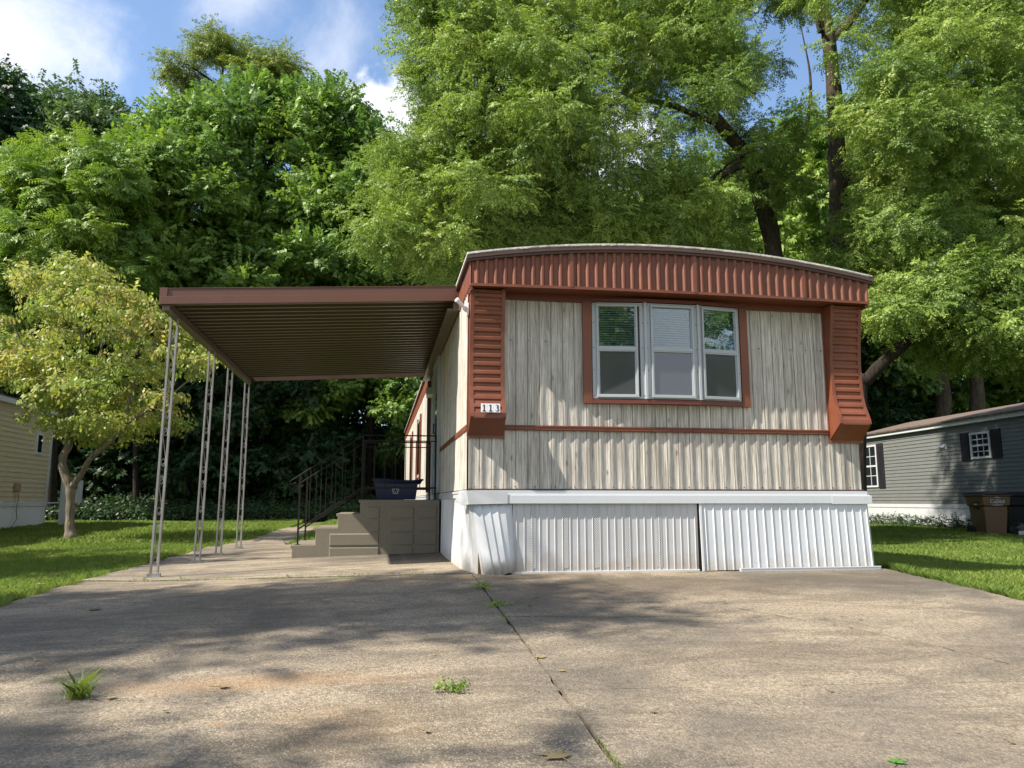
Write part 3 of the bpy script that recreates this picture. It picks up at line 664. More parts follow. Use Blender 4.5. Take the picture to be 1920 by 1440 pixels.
def build_side():
    # entrance door, in the left wall above the steps
    x = XL
    dr = obj('door', MB().box(x-.030, x-.004, 10.60, 11.42, .80, 2.60), M['alu'], home, bevel=.003)
    obj('door_frame', MB().box(x-.055, x-.004, 10.50, 10.58, .775, 2.66).box(x-.055, x-.004, 11.44, 11.52, .775, 2.66).box(x-.055, x-.004, 10.58, 11.44, 2.61, 2.66), M['alu'], dr, bevel=.003)
    obj('door_glass', MB().box(x-.036, x-.031, 10.70, 11.32, 1.15, 2.48), M['dark_glass'], dr)
    mb = MB()
    for z in np.arange(2.2, 2.46, .03): mb.box(x-.050, x-.037, 10.70, 11.32, z, z+.012)
    obj('door_louvre', mb, M['alu'], dr)
    obj('door_handle', MB().tube([(x-.03,10.68,1.72),(x-.09,10.68,1.72),(x-.09,10.72,1.60),(x-.03,10.72,1.58)], .010, 6).box(x-.045,x-.031,10.66,10.72,1.66,1.76), M['black_iron'], dr)
    lt = obj('porch_light', MB().box(x-.12, x-.004, 12.05, 12.25, 2.34, 2.44), M['alu'], home, bevel=.01)
    obj('lamp_shade', MB().box(x-.11, x-.02, 12.07, 12.23, 2.29, 2.338), M['plastic_white'], lt, bevel=.006)
    obj('down_channel', MB().box(x-.07, x-.004, 12.55, 12.68, .8, 2.62), M['rooftrim'], home, bevel=.004)
    for ya, yb_, za, zb_ in ((15.6,16.6,1.15,2.35),(19.6,20.6,1.15,2.35)):
        w = obj('side_window', MB().box(x-.035,x-.004,ya,yb_,za,zb_), M['alu'], home, bevel=.003)
        obj('pane', MB().box(x-.040,x-.036,ya+.06,yb_-.06,za+.06,zb_-.06), M['dark_glass'], w)
        for y0_, y1_ in ((ya-.16,ya-.002),(yb_+.002,yb_+.16)): obj('red_side_board', MB().box(x-.045,x-.004,y0_,y1_,za-.05,zb_+.05), M['red'], w, bevel=.003)
    # white flagpole socket near the front corner
    br = obj('flagpole_bracket', MB().box(x-.030, x-.014, 7.06, 7.13, 2.40, 2.52), M['plastic_white'], home, bevel=.004)
    a = Vector((x-.028, 7.09, 2.455)); b = Vector((x-.135, 7.02, 2.535))
    d = (b-a).normalized()
    obj('socket', MB().tube([a, a+d*.05], .026, 12).tube([a+d*.05, b], .019, 12).tube([b-d*.02, b+d*.002], .023, 12), M['plastic_white'], br, smooth=50)
build_side()
# ------------------------------------------------------------------ carport
def build_carport():
    c = thing('carport', 'brown flat metal carport on four pale scrollwork posts at the side of the home', 'carport', (-.7, 8, G(-.7, 8)))
    yf, yr, xa, xb = 7.95, 12.95, -2.205, .785
    zl = lambda x: 2.600+(x-xa)/(xb-xa)*.167            # bottom of the front fascia
    per = .168
    def prof(y):
        f = ((y-yf)/per) % 1
        return .038 if f < .30 else (.038-(f-.30)/.10*.038 if f < .40 else (0 if f < .90 else (f-.90)/.10*.038))
    ys = []
    y = yf+.02
    while y < yr-.02:
        for f in (.0, .66, .69, .97): ys.append(y+f*per)
        y += per
    ys = [v for v in ys if v < yr-.02]
    mb = MB()
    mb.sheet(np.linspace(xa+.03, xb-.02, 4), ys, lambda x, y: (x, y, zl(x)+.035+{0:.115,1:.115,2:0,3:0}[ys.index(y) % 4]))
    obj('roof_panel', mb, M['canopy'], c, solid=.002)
    # front fascia in two stepped faces
    def slant(mb, x0, x1, y0, y1, d0, d1):
        return mb.add([(x0,y0,zl(x0)+d0),(x1,y0,zl(x1)+d0),(x1,y1,zl(x1)+d0),(x0,y1,zl(x0)+d0),(x0,y0,zl(x0)+d1),(x1,y0,zl(x1)+d1),(x1,y1,zl(x1)+d1),(x0,y1,zl(x0)+d1)],
                      [(0,3,2,1),(4,5,6,7),(0,1,5,4),(1,2,6,5),(2,3,7,6),(3,0,4,7)])
    mb = MB(); slant(mb, xa, xb, yf-.022, yf+.01, .0, .080); slant(mb, xa, xb, yf-.004, yf+.01, .0825, .160); slant(mb, xa, xb, yf-.010, yf+.03, .1605, .168); obj('front_fascia', mb, M['redcar'], c, bevel=.002)
    mb = MB(); slant(mb, xa-.012, xa+.062, yf-.018, yf+.012, -.002, .170); obj('corner_cap', mb, M['redcar'], c, bevel=.002)
    mb = MB(); slant(mb, xa, xb, yr-.02, yr, -.01, .15); obj('rear_fascia', mb, M['rooftrim'], c)
    obj('side_fascia', MB().box(xa-.012, xa+.012, yf+.013, yr, 2.600, 2.768), M['redcar'], c, bevel=.002)
    obj('side_beam', MB().box(xa+.014, xa+.085, yf+.012, yr-.03, 2.545, 2.632).box(xa+.0855, xa+.100, yf+.012, yr-.03, 2.545, 2.556), M['canopy'], c, bevel=.002)
    obj('wall_header', MB().box(xb-.065, xb-.004, yf+.012, yr-.03, 2.665, 2.775).box(xb-.13, xb-.066, yf+.012, yr-.03, 2.665, 2.685), M['canopy'], c, bevel=.003)
    for i, (bx, by) in enumerate(((-2.185, 8.29), (-2.185, 10.13), (-2.175, 11.36), (-2.150, 12.78))):
        tx = -2.150; zb_ = G(bx, by)+.010; zt_ = 2.546
        hw = .033
        mb = MB()
        for s_ in (-1, 1): mb.bar((bx+s_*hw, by, zb_+.004), (tx+s_*hw, by+.0, zt_), .021, .024, up=(0,1,0))
        post = obj('post', mb, M['post'], c, bevel=.002)
        mb = MB().box(bx-.075, bx+.075, by-.035, by+.035, zb_-.002, zb_+.006); mb.box(bx-.062, bx+.062, by-.018, by+.018, zb_+.006, zb_+.035); obj('base_plate', mb, M['post'], post, bevel=.001)
        mb = MB(); H_ = zt_-zb_; n_ = 5
        for k in range(n_):
            z0 = zb_+.10+k*(H_-.2)/n_; z1 = z0+(H_-.2)/n_-.06; L_ = z1-z0; pts = []
            cx = lambda z: bx+(tx-bx)*(z-zb_)/H_
            # S curve with a curl at either end
            for j in range(9):
                a = R(300-j*38); rr = .008+.0018*j; pts.append((cx(z0)+.006+rr*math.cos(a), by, z0+.03+rr*math.sin(a)))
            for j in range(1, 12):
                t_ = j/12; z = z0+.055+(L_-.11)*t_; pts.append((cx(z)+.022*math.cos(math.pi*(t_*1.0))*1.0, by, z))
            for j in range(9):
                a = R(60-(8-j)*38+180-60); rr = .008+.0018*(8-j); pts.append((cx(z1)-.006+rr*math.cos(a+1), by, z1-.03+rr*math.sin(a+1)))
            mb.tube(pts, .0042, 5)
            for zz in (z0+.06, z1-.06):
                ring = [(cx(zz)+.019*math.cos(R(a)), by, zz+.019*math.sin(R(a))*1.9) for a in range(0, 361, 30)]; mb.tube(ring, .0042, 5, caps=False)
        obj('scrollwork', mb, M['post'], post, smooth=60)
build_carport()
# ------------------------------------------------------------------ steps and railings
def build_steps():
    s = thing('concrete_steps', 'four tread precast concrete steps with thin black iron railings at the side door', 'steps', (-.15, 10.9, G(0, 10.9)))
    ya, yb = 10.24, 11.62
    X = [-1.10, -.815, -.545, -.268]; Z = [.113, .324, .505, .681]; zb = -.12
    mb = MB()
    pr = [(X[0]+.02, zb)]
    for x, z in zip(X, Z):
        pr += [(x+.02, z-.045), (x, z-.030), (x, z)] if True else []
        nx = X[X.index(x)+1]+.02 if X.index(x) < 3 else .775
        pr += [(nx, z)] if X.index(x) == 3 else [(nx, z)]
    pr += [(.775, zb)]
    mb.prism([p for p in pr], lambda x, z: (x, ya, z), lambda x, z: (x, yb, z)); obj('step_block', mb, M['step'], s, bevel=.006)
    # cast panels on the near side
    mb = MB(); rows = [(-.09,.085),(.105,.255),(.275,.425),(.445,.595)]
    lefts = [-.62,-.62,-.10,-.16]
    for (z0, z1), lx in zip(rows, lefts):
        for a, b in ((lx, .0), (.14, .44), (.50, .74)):
            mb.prism([(a, z0), (b, z0), (b, z1), (a, z1)], lambda x, z: (x, ya+.001, z), lambda x, z, a=a, b=b, z0=z0, z1=z1: (min(max(x, a+.008), b-.008), ya-.012, min(max(z, z0+.004), z1-.016)))
    obj('side_panel', mb, M['step'], s)
    def railing(y, xs0):
        top, low, dk = 1.525, .835, .681
        # lower sloping part starts at (xs0) by the first tread
        sl = .181/.27; xk = -.235
        zt = lambda x: top-(xk-x)*sl; zl = lambda x: low-(xk-x)*sl
        mb = MB().tube([(xs0-.10, y, zt(xs0-.10)), (xk, y, top), (.735, y, top)], .009, 6); mb.tube([(xs0-.10, y, zt(xs0-.10)), (xs0-.125, y, zt(xs0-.1)-.02), (xs0-.115, y, zt(xs0-.1)-.06), (xs0-.05, y, zt(xs0)-.10)], .008, 6)
        r_ = obj('railing', mb, M['black_iron'], s, smooth=60)
        mb = MB().bar((xs0, y, zl(xs0)), (xk, y, low), .010, .020).bar((xk, y, low), (.735, y, low), .010, .020)
        obj('lower_rail', mb, M['black_iron'], r_); obj('middle_rail', MB().bar((xk, y, top-.072), (.735, y, top-.072), .010, .014), M['black_iron'], r_)
        for px, pz in ((xs0, .112), (xk, dk), (.720, dk)):
            obj('post', MB().box(px-.011, px+.011, y-.011, y+.011, pz, (zt(px) if px < xk else top)).box(px-.03, px+.03, y-.03, y+.03, pz-.002, pz+.008), M['black_iron'], r_)
        x = xs0+.13
        while x < .69:
            if abs(x-xk) > .03:
                z0, z1 = (zl(x), zt(x)) if x < xk else (low, top-.072)
                obj('baluster', MB().box(x-.0052, x+.0052, y-.0052, y+.0052, z0, z1), M['black_iron'], r_)
            x += .135
    railing(10.32, -1.02); railing(11.54, -1.04)
build_steps()
def build_blue_bin():
    b = thing('recycling_bin', 'dark blue plastic recycling tub with a pale flower mark on the step landing', 'recycling bin', (.2, 10.75, .681))
    y0, y1 = 10.56, 10.92; zb, zt = .684, .925
    def ring(z, gx, gy, dip=0): return [(-.045-gx, y0-gy, z), (.475+gx, y0-gy, z-dip*0), (.475+gx, y1+gy, z), (-.045-gx, y1+gy, z)]
    mb = MB(); v = ring(zb, 0, 0)+ring(zt, .03, .03)+ring(zt, .018, .018)+ring(zb+.01, -.012, -.012)
    mb.add(v, [(3,2,1,0)]+[(i,(i+1)%4,4+(i+1)%4,4+i) for i in range(4)]+[(4+i,4+(i+1)%4,8+(i+1)%4,8+i) for i in range(4)]+[(8+i,8+(i+1)%4,12+(i+1)%4,12+i) for i in range(4)]+[(12,13,14,15)])
    obj('tub', mb, M['blue'], b, bevel=.012, smooth=60)
    mb = MB()
    # rim with a dipped front and pulled-up right end
    pts = [(-.090,y0-.045,.955),(-.02,y0-.05,.955),(.08,y0-.05,.955),(.22,y0-.05,.928),(.40,y0-.05,.926),(.53,y0-.048,.945),(.565,y0-.03,.948),(.565,y1+.03,.948),(.50,y1+.05,.94),(.1,y1+.05,.95),(-.09,y1+.04,.955),(-.095,y1,.955),(-.095,y0,.955),(-.090,y0-.045,.955)]
    mb.tube(pts, .014, 6)
    mb.add([(p[0]*.94+.01, p[1]+(.02 if p[1] < 10.7 else -.02), zt-.03) for p in pts[:-1]]+[p for p in pts[:-1]], [(i,(i+1)%13,13+(i+1)%13,13+i) for i in range(13)])
    obj('rim', mb, M['blue'], b, smooth=50)
    mb = MB(); cx, cz = .205, .80
    for k in range(5):
        a = R(90+72*k); ccx, ccz = cx+.030*math.cos(a), cz+.030*math.sin(a)
        n = 12
        vs = []
        for i in range(n+1):
            t_ = a-R(150)+R(300)*i/n
            yy = lambda z: y0-.0035-.03*(z-zb)/(zt-zb)
            for rr in (.011, .019):
                z = ccz+rr*math.sin(t_); vs.append((ccx+rr*math.cos(t_), yy(z), z))
        mb.add(vs, [(2*i,2*i+1,2*i+3,2*i+2) for i in range(n)])
    obj('flower_mark', mb, M['pale_mark'], b)
build_blue_bin()
# ------------------------------------------------------------------ neighbours
def lap_wall(mb, A, B, z0, z1, nrm, per=.105, d=.014, cuts=()):
    """horizontal lap siding from A to B (xy)"""
    z = z0; A = np.array(A); B = np.array(B); n = np.array(nrm)
    while z < z1-.01:
        zt = min(z+per, z1)
        a0, b0 = A+n*d, B+n*d
        mb.add([(*a0, z), (*b0, z), (*B, zt), (*A, zt)], [(0,1,2,3)]); mb.add([(*A, z), (*B, z), (*b0, z), (*a0, z)], [(0,1,2,3)])
        z = zt
    return mb
def build_grey_house():
    A = np.array([17.71, 26.3]); B = np.array([16.56, 12.3])     # far end, near end of the wall facing us
    d = (B-A)/np.linalg.norm(B-A); n = np.array([d[1], -d[0]]);
    if n[0] > 0: n = -n
    L_ = np.linalg.norm(B-A); ins = -n
    h = thing('mobile_home', 'grey lap sided mobile home with white skirting, black shutters and brown shingle roof', 'mobile home', (*((A+B)/2+ins*2), 0))
    def pt(s, off, z): p = A+d*s+n*off; return (p[0], p[1], z)
    def bx(mb, s0, s1, o0, o1, z0, z1):
        v = [pt(s0,o0,z0),pt(s1,o0,z0),pt(s1,o1,z0),pt(s0,o1,z0),pt(s0,o0,z1),pt(s1,o0,z1),pt(s1,o1,z1),pt(s0,o1,z1)]
        return mb.add(v, [(0,3,2,1),(4,5,6,7),(0,1,5,4),(1,2,6,5),(2,3,7,6),(3,0,4,7)])
    zs, ze = .58, 2.93
    mb = MB(); lap_wall(mb, A, B, zs, ze, n, .115, .018); bx(mb, 0, L_, -4.2, -.002, zs, ze); obj('wall', mb, M['lap_grey'], h)
    us = np.arange(0, L_, .03)
    mb = MB().sheet(us, [-.35, zs], lambda s, z: pt(s, .0+rib_flat(s, .12, .008, .3), z)); obj('skirting', mb, M['white'], h)
    mb = bx(MB(), 0, L_, .003, .02, zs-.12, zs-.004); obj('skirting_trim', mb, M['white'], h)
    mb = bx(MB(), -.1, L_, -.0, .14, ze-.0, ze+.13); obj('eave_fascia', mb, M['white'], h, bevel=.005)
    mb = MB().add([pt(-.15,.20,ze+.14),pt(L_,.20,ze+.14),pt(L_,-2.1,3.62),pt(-.15,-2.1,3.62),pt(L_,-4.4,ze+.14),pt(-.15,-4.4,ze+.14)], [(0,1,2,3),(3,2,4,5)]); obj('roof', mb, M['shingle'], h, solid=.05)
    mb = MB().tube([pt(L_-6.4,-2.1,3.60), pt(L_-6.4,-2.1,3.74)], .09, 12).tube([pt(L_-6.4,-2.1,3.74), pt(L_-6.4,-2.1,3.80)], [.16,.05], 12); obj('roof_vent', mb, M['alu'], h)
    def hit(px, py):
        r = _rt*((px-960)/FPX)+_up*((720-py)/FPX)+_fw; D = np.array([[r[0], -d[0]], [r[1], -d[1]]]); t_, s_ = np.linalg.solve(D, A); return s_, CH+r[2]*t_
    for (xa, xb, yt, yb_, sh) in ((1819, 1857, 810, 860, 'both'), (1608, 1644, 836, 914, 'right')):
        s0, zt = hit(xa, yt); s1, _ = hit(xb, yt); _, zb = hit((xa+xb)/2, yb_)
        _, zt = hit((xa+xb)/2, yt)
        w = obj('window', bx(bx(bx(bx(bx(MB(), s0, s0+.07, .0, .05, zb, zt), s1-.07, s1, .0, .05, zb, zt), s0+.07, s1-.07, .0, .05, zt-.06, zt), s0+.07, s1-.07, .0, .05, zb, zb+.06), s0+.07, s1-.07, .0, .045, (zb+zt)/2-.03, (zb+zt)/2+.03), M['white'], h)
        obj('pane', bx(MB(), s0+.07, s1-.07, .012, .024, zb+.06, zt-.06), M['dark_glass'], w)
        mb = MB()
        for k in (1, 2): x = s0+.07+(s1-s0-.14)*k/3; bx(mb, x-.012, x+.012, .024, .034, zb+.06, zt-.06)
        for f in (.27, .73): z = zb+(zt-zb)*f; bx(mb, s0+.07, s1-.07, .024, .035, z-.012, z+.012)
        obj('glazing_bar', mb, M['white'], w)
        for side in (('l', 'r') if sh == 'both' else ('r',)):
            a, b = (s0-.42, s0-.02) if side == 'l' else (s1+.02, s1+.42); mb = bx(MB(), a, b, .0, .045, zb-.03, zt+.03)
            z = zb+.03
            while z < zt-.05: bx(mb, a+.05, b-.05, .045, .055, z, z+.03); z += .06
            obj('shutter', mb, M['shutter'], h)
    s0, z0 = hit(1762, 844); s1, z1 = hit(1776, 832); obj('wall_vent', bx(bx(MB(), s0, s1, .0, .04, z0, z1), s0+.05, s1-.05, .04, .09, z0+.06, z1-.05), M['alu'], h, bevel=.01)
    s0, z0 = hit(1693, 980); mb = MB().tube([pt(s0,.1,z0-.2), pt(s0,.1,z0+.05)], .02, 6); bx(mb, s0-.06, s0+.06, .04, .16, z0+.05, z0+.2); obj('utility_spigot', mb, M['black_iron'], h)
build_grey_house()
def build_tan_house():
    X, Ya, Yb = -8.8, 12.0, 22.6
    h = thing('mobile_home', 'tan lap sided mobile home with white skirting at the left beside the small tree', 'mobile home', (X-2, 17, 0))
    mb = MB(); lap_wall(mb, (X, Ya), (X, Yb), .66, 3.06, (1, 0), .118, .018); mb.box(X-4.2, X-.002, Ya, Yb, .66, 3.06); obj('wall', mb, M['lap_tan'], h)
    us = np.arange(Ya, Yb, .02); obj('skirting', MB().sheet(us, [-.2,.62], lambda y, z: (X+rib_flat(y, .1, .01, .4)+.03*(.62-z), y, z)), M['white'], h)
    obj('skirting_trim', MB().box(X+.0, X+.03, Ya, Yb, .54, .656), M['white'], h)
    obj('corner_board', MB().box(X-.03, X+.025, Yb-.07, Yb+.02, .66, 3.06), M['white'], h)
    # gable end roof rising towards us
    obj('roof', MB().add([(X+.12,Ya,3.09),(X+.12,Yb+.2,3.09),(X-2.1,Yb+.2,3.64),(X-2.1,Ya,3.64),(X-4.3,Yb+.2,3.09),(X-4.3,Ya,3.09)], [(0,1,2,3),(3,2,4,5)]), M['shingle'], h, solid=.06)
    obj('eave_fascia', MB().box(X+.08, X+.13, Ya, Yb+.18, 2.96, 3.08).box(X-.0,X+.08,Ya,Yb+.15,3.03,3.06), M['white'], h)
    w = obj('window', MB().box(X+.0, X+.05, 21.62, 21.98, 1.86, 2.42), M['white'], h); obj('pane', MB().box(X+.051, X+.056, 21.68, 21.92, 1.92, 2.36), M['dark_glass'], w)
    mb = MB().box(X+.018, X+.10, 20.62, 20.84, .90, 1.10); bxo = obj('outlet_box', mb, M['cable'], h, bevel=.01)
    obj('hanging_cord', MB().tube([(X+.09,20.74,.92),(X+.10,20.76,.7),(X+.10,20.68,.45),(X+.11,20.74,.25),(X+.12,20.5,.05)], .012, 5), M['cable'], bxo)
build_tan_house()
def build_pedestal():
    p = at(117, 983, 22.6); x, y = p[0], p[1]; z = G(x, y)-.05
    t = thing('utility_pedestal', 'grey utility pedestal with a meter box and side pipe behind the small tree', 'utility pedestal', (x, y, z))
    obj('post', MB().box(x-.10, x+.10, y-.06, y+.06, z, 1.30), M['meter'], t, bevel=.008)
    m = obj('meter_box', MB().box(x+.105, x+.42, y-.12, y+.05, .62, 1.22), M['meter'], t, bevel=.01)
    obj('meter', MB().tube([(x+.26,y-.12,1.04),(x+.26,y-.2,1.04)], .085, 16), M['dark_glass'], m, smooth=40)
    obj('side_pipe', MB().tube([(x-.10,y,.62),(x-.95,y,.60)], .025, 8), M['meter'], t, smooth=60)
    obj('conduit', MB().tube([(x+.2,y-.02,.62),(x+.2,y-.02,z)], .03, 8), M['meter'], t, smooth=60)
build_pedestal()
# ------------------------------------------------------------------ bins by the grey house
def text_mesh(body, size, M4):
    cu = bpy.data.curves.new('t', 'FONT'); cu.body = body; cu.size = size; cu.align_x = 'CENTER'; cu.extrude = .0008
    o = bpy.data.objects.new('t', cu); COL.objects.link(o); dg = bpy.context.evaluated_depsgraph_get(); dg.update()
    me = bpy.data.meshes.new_from_object(o.evaluated_get(dg)); mb = MB(); mb.v = [tuple(M4 @ v.co) for v in me.vertices]; mb.f = [tuple(p.vertices) for p in me.polygons]
    bpy.data.objects.remove(o); bpy.data.curves.remove(cu); return mb
def build_cart(x, y, rz, mat, label, logo):
    z = G(x, y)-.04
    t = thing('wheeled_bin', label, 'wheeled bin', (x, y, z))
    Rm = Matrix.Translation((x, y, z)) @ Matrix.Rotation(rz, 4, 'Z')
    def put(name, mb, m, par, **k): mb.v = [tuple(Rm @ Vector(v)) for v in mb.v]; return obj(name, mb, m, par, **k)
    # front looks along -y in local space
    def ring(w, f, b, zz): return [(-w,-f,zz),(w,-f,zz),(w,b,zz),(-w,b,zz)]
    rs = [ring(.24,.26,.26,.03), ring(.28,.31,.30,.55), ring(.285,.315,.31,.72), ring(.32,.36,.34,.74), ring(.335,.385,.36,.96), ring(.36,.41,.38,.97), ring(.36,.41,.38,1.0)]
    v = [p for r_ in rs for p in r_]; f = [(3,2,1,0)]+[(4*k+i,4*k+(i+1)%4,4*k+4+(i+1)%4,4*k+4+i) for k in range(len(rs)-1) for i in range(4)]+[(4*(len(rs)-1)+i for i in range(4))]
    f[-1] = tuple(4*(len(rs)-1)+i for i in range(4))
    put('body', MB().add(v, f), mat, t, bevel=.02, smooth=50)
    mb = MB().sheet(np.linspace(-.38, .38, 9), np.linspace(-.43, .42, 5), lambda a, b: (a, b, 1.004+.05*(1-(a/.38)**2)*(1-(b/.43)**2)+.02)); put('lid', mb, M['black_plastic'], t, solid=.03, smooth=60)
    mb = MB().tube([(-.25,.45,.93),(.25,.45,.93)], .018, 8).box(-.27,-.23,.36,.46,.90,.96).box(.23,.27,.36,.46,.90,.96); put('handle', mb, mat, t)
    for s_ in (-1, 1): put('wheel', MB().tube([(s_*.27,.27,.13),(s_*.33,.27,.13)], .13, 20), M['black_plastic'], t, smooth=40)
    if logo:
        put('recessed_grip', MB().box(-.336,-.325,-.22,.10,.80,.825).box(-.325,-.31,-.18,.06,.66,.70), M['black_plastic'], t)
        put('number_label', MB().box(-.335,-.322,-.10,-.0,.75,.78), M['pale_mark'], t)
        m4 = Matrix.Translation((0, -.392, .80)) @ Matrix.Rotation(R(90), 4, 'X')
        put('printed_name', text_mesh('Capital', .13, m4), M['pale_mark'], t)
        mb = MB().tube([(.05*math.cos(R(a)), -.392, .91+.035*math.sin(R(a))) for a in range(40, 340, 20)], .005, 5).tube([(.05+.03*math.cos(R(a)), -.392, .905+.03*math.sin(R(a))) for a in range(0, 300, 20)], .004, 5); put('swirl_mark', mb, M['pale_mark'], t)
        put('small_print', MB().box(-.14,.14,-.389,-.386,.755,.762).box(-.11,.11,-.389,-.386,.738,.744), M['pale_mark'], t)
    return t
bp = at(1872, 1000, 16.9); build_cart(14.80, 17.0, R(-9), M['brown_plastic'], 'brown wheeled bin with black lid and pale printed name on the grass', True)
build_cart(15.86, 17.5, R(-4), M['black_plastic'], 'black wheeled bin cut off by the right edge beside the brown one', False)
def blob(name, c, r, mat, seed, sub=3, amp=.25, parent=None):
    me = bpy.data.meshes.new(name); import bmesh
    bm = bmesh.new(); bmesh.ops.create_icosphere(bm, subdivisions=sub, radius=1); rr = random.Random(seed); ph = [rr.uniform(0,6) for _ in range(9)]
    for v in bm.verts:
        k = 1+amp*(math.sin(v.co.x*3+ph[0])*math.sin(v.co.y*3.3+ph[1])+.5*math.sin(v.co.z*6+ph[2])*math.sin(v.co.x*7+ph[3])+.3*math.sin(v.co.y*12+ph[4]+v.co.z*9))
        v.co = Vector((v.co.x*r[0]*k, v.co.y*r[1]*k, v.co.z*r[2]*k))
    for f in bm.faces: f.smooth = True
    bm.to_mesh(me); bm.free(); me.materials.append(mat); o = bpy.data.objects.new(name, me); COL.objects.link(o); o.location = c; return o
x, y = 15.35, 16.7
tag(blob('bin_bag', (x, y, G(x, y)+.10), (.26,.22,.20), M['black_plastic'], 3, 4, .12), 'black plastic bin bag slumped at the foot of the bins', 'bin bag')
x, y = 15.2, 16.4
o = MB(); o.add([(x-.15,y,G(x,y)+.0),(x+.05,y-.06,G(x,y)+.02),(x+.12,y+.08,G(x,y)+.10),(x-.06,y+.1,G(x,y)+.09)], [(0,1,2,3)]); tag(obj('litter_scrap', o, M['meter'], solid=.01), 'crumpled grey scrap lying in front of the bin bag', 'litter')
rp = at(1640, 1000, 9.6)
for i, (dx, dy, r_, lb) in enumerate(((-.16,.0,(.12,.16,.17),'tall dark rock against the right end of the white skirting'), (.07,.35,(.13,.15,.11),'low dark rock on the grass behind the taller one'))):
    tag(blob('rock', (4.99+dx*.3+i*.12, 9.4+dy, G(5, 9.4)+.04), r_, M['rock'], 20+i, 4, .3), lb, 'rock', 'rocks beside the skirting')
# ------------------------------------------------------------------ foliage
def kite(L_, W_, fold=.0):
    return np.array([[0,0,0],[.45*L_,-W_/2,-fold],[L_,0,-.15*L_],[.45*L_,W_/2,-fold]])
def xf(P, ang, tilt, off):
    """turn a leaf about z, droop by tilt, move"""
    c, s = math.cos(tilt), math.sin(tilt); P = P.copy(); x = P[:,0]*c+P[:,2]*s; z = -P[:,0]*s+P[:,2]*c; P[:,0], P[:,2] = x, z
    c, s = math.cos(ang), math.sin(ang); x = P[:,0]*c-P[:,1]*s; y = P[:,0]*s+P[:,1]*c; P[:,0], P[:,1] = x, y
    return P+np.array(off)
def roll(P, a):
    c, s = math.cos(a), math.sin(a); P = P.copy(); y = P[:,1]*c-P[:,2]*s; z = P[:,1]*s+P[:,2]*c; P[:,1], P[:,2] = y, z; return P
def templates(kind, seed=1):
    r = random.Random(seed); out = []
    for v in range(4):
        Q = []
        if kind == 'locust':        # twig with fronds of small paired leaflets
            for k in range(6):
                t_ = (k+.4)/6*.42; side = 1 if k % 2 else -1; fa = side*R(r.uniform(25,65)) if k < 5 else 0; fl = r.uniform(.16,.24); ft = R(r.uniform(5,35))
                for j in range(1, 6):
                    for sd in (-1, 1):
                        p = roll(kite(.062, .027), r.uniform(-1.0,1.0)); p = xf(p, sd*R(r.uniform(45,80)), R(r.uniform(-20,35)), (fl*j/6, 0, 0))
                        Q.append(xf(p, fa, ft, (t_, 0, -.03*t_)))
        elif kind == 'maple':
            for k in range(9):
                t_ = (k+.5)/9*.38; side = 1 if k % 2 else -1; a = side*R(r.uniform(35,80)); L_ = r.uniform(.09,.13); tl = R(r.uniform(15,55)); rl = r.uniform(-.5,.5)
                off = (t_, side*.03, r.uniform(-.02,.03))
                for da, f in ((0,1.0),(R(48),.8),(-R(48),.8)):
                    Q.append(xf(roll(xf(kite(L_*f, L_*.46*f), da, 0, (0,0,0)), rl), a, tl, off))
        elif kind == 'ovate':
            for k in range(8):
                t_ = (k+.5)/8*.34; side = 1 if k % 2 else -1; a = side*R(r.uniform(20,80)); L_ = r.uniform(.09,.13)
                Q.append(xf(roll(kite(L_, L_*.55, .008), r.uniform(-.7,.7)), a, R(r.uniform(20,75)), (t_, side*.02, r.uniform(-.02,.02))))
        elif kind == 'pinnate':     # coarse compound leaf
            for k in range(5):
                t_ = (k+.4)/5*.3; side = 1 if k % 2 else -1; fa = side*R(r.uniform(25,75)); fl = r.uniform(.26,.36); ft = R(r.uniform(5,40))
                for j in range(1, 6):
                    for sd in (-1, 1):
                        p = roll(kite(.11, .036), r.uniform(-.5,.5)); p = xf(p, sd*R(60), R(12), (fl*j/6, 0, 0)); Q.append(xf(p, fa, ft, (t_, 0, 0)))
        out.append(np.array(Q))
    n = min(len(q) for q in out)
    return np.array([q[:n] for q in out])
TPL = {k: templates(k) for k in ('locust', 'maple', 'ovate', 'pinnate')}
def leaves(O, D, U, S, kind):
    """sprays at O along D with up U; returns verts, faces"""
    T = TPL[kind]; n = len(O); ti = rng.integers(0, len(T), n)
    D = D/np.linalg.norm(D, axis=1, keepdims=True); Lt = np.cross(U, D); Lt /= np.linalg.norm(Lt, axis=1, keepdims=True)+1e-9; Un = np.cross(D, Lt)
    Fm = np.stack([D, Lt, Un], 1)*S[:, None, None]
    V = np.einsum('nqvi,nij->nqvj', T[ti], Fm)+O[:, None, None, :]
    nq = T.shape[1]
    V = V.reshape(-1, 3).astype(np.float32); F = np.arange(len(V), dtype=np.int32).reshape(-1, 4)
    return V, F, nq
def in_poly(px, py, poly):
    ins = np.zeros(len(px), bool); n = len(poly)
    for i in range(n):
        x1, y1 = poly[i]; x2, y2 = poly[(i+1) % n]
        c = ((y1 > py) != (y2 > py)) & (px < (x2-x1)*(py-y1)/((y2-y1) or 1e-9)+x1); ins ^= c
    return ins
def edge_dist(px, py, poly):
    d = np.full(len(px), 1e9); n = len(poly)
    for i in range(n):
        a = np.array(poly[i], float); b = np.array(poly[(i+1) % n], float); ab = b-a
        t_ = np.clip(((px-a[0])*ab[0]+(py-a[1])*ab[1])/(ab@ab+1e-9), 0, 1); d = np.minimum(d, np.hypot(px-a[0]-t_*ab[0], py-a[1]-t_*ab[1]))
    return d
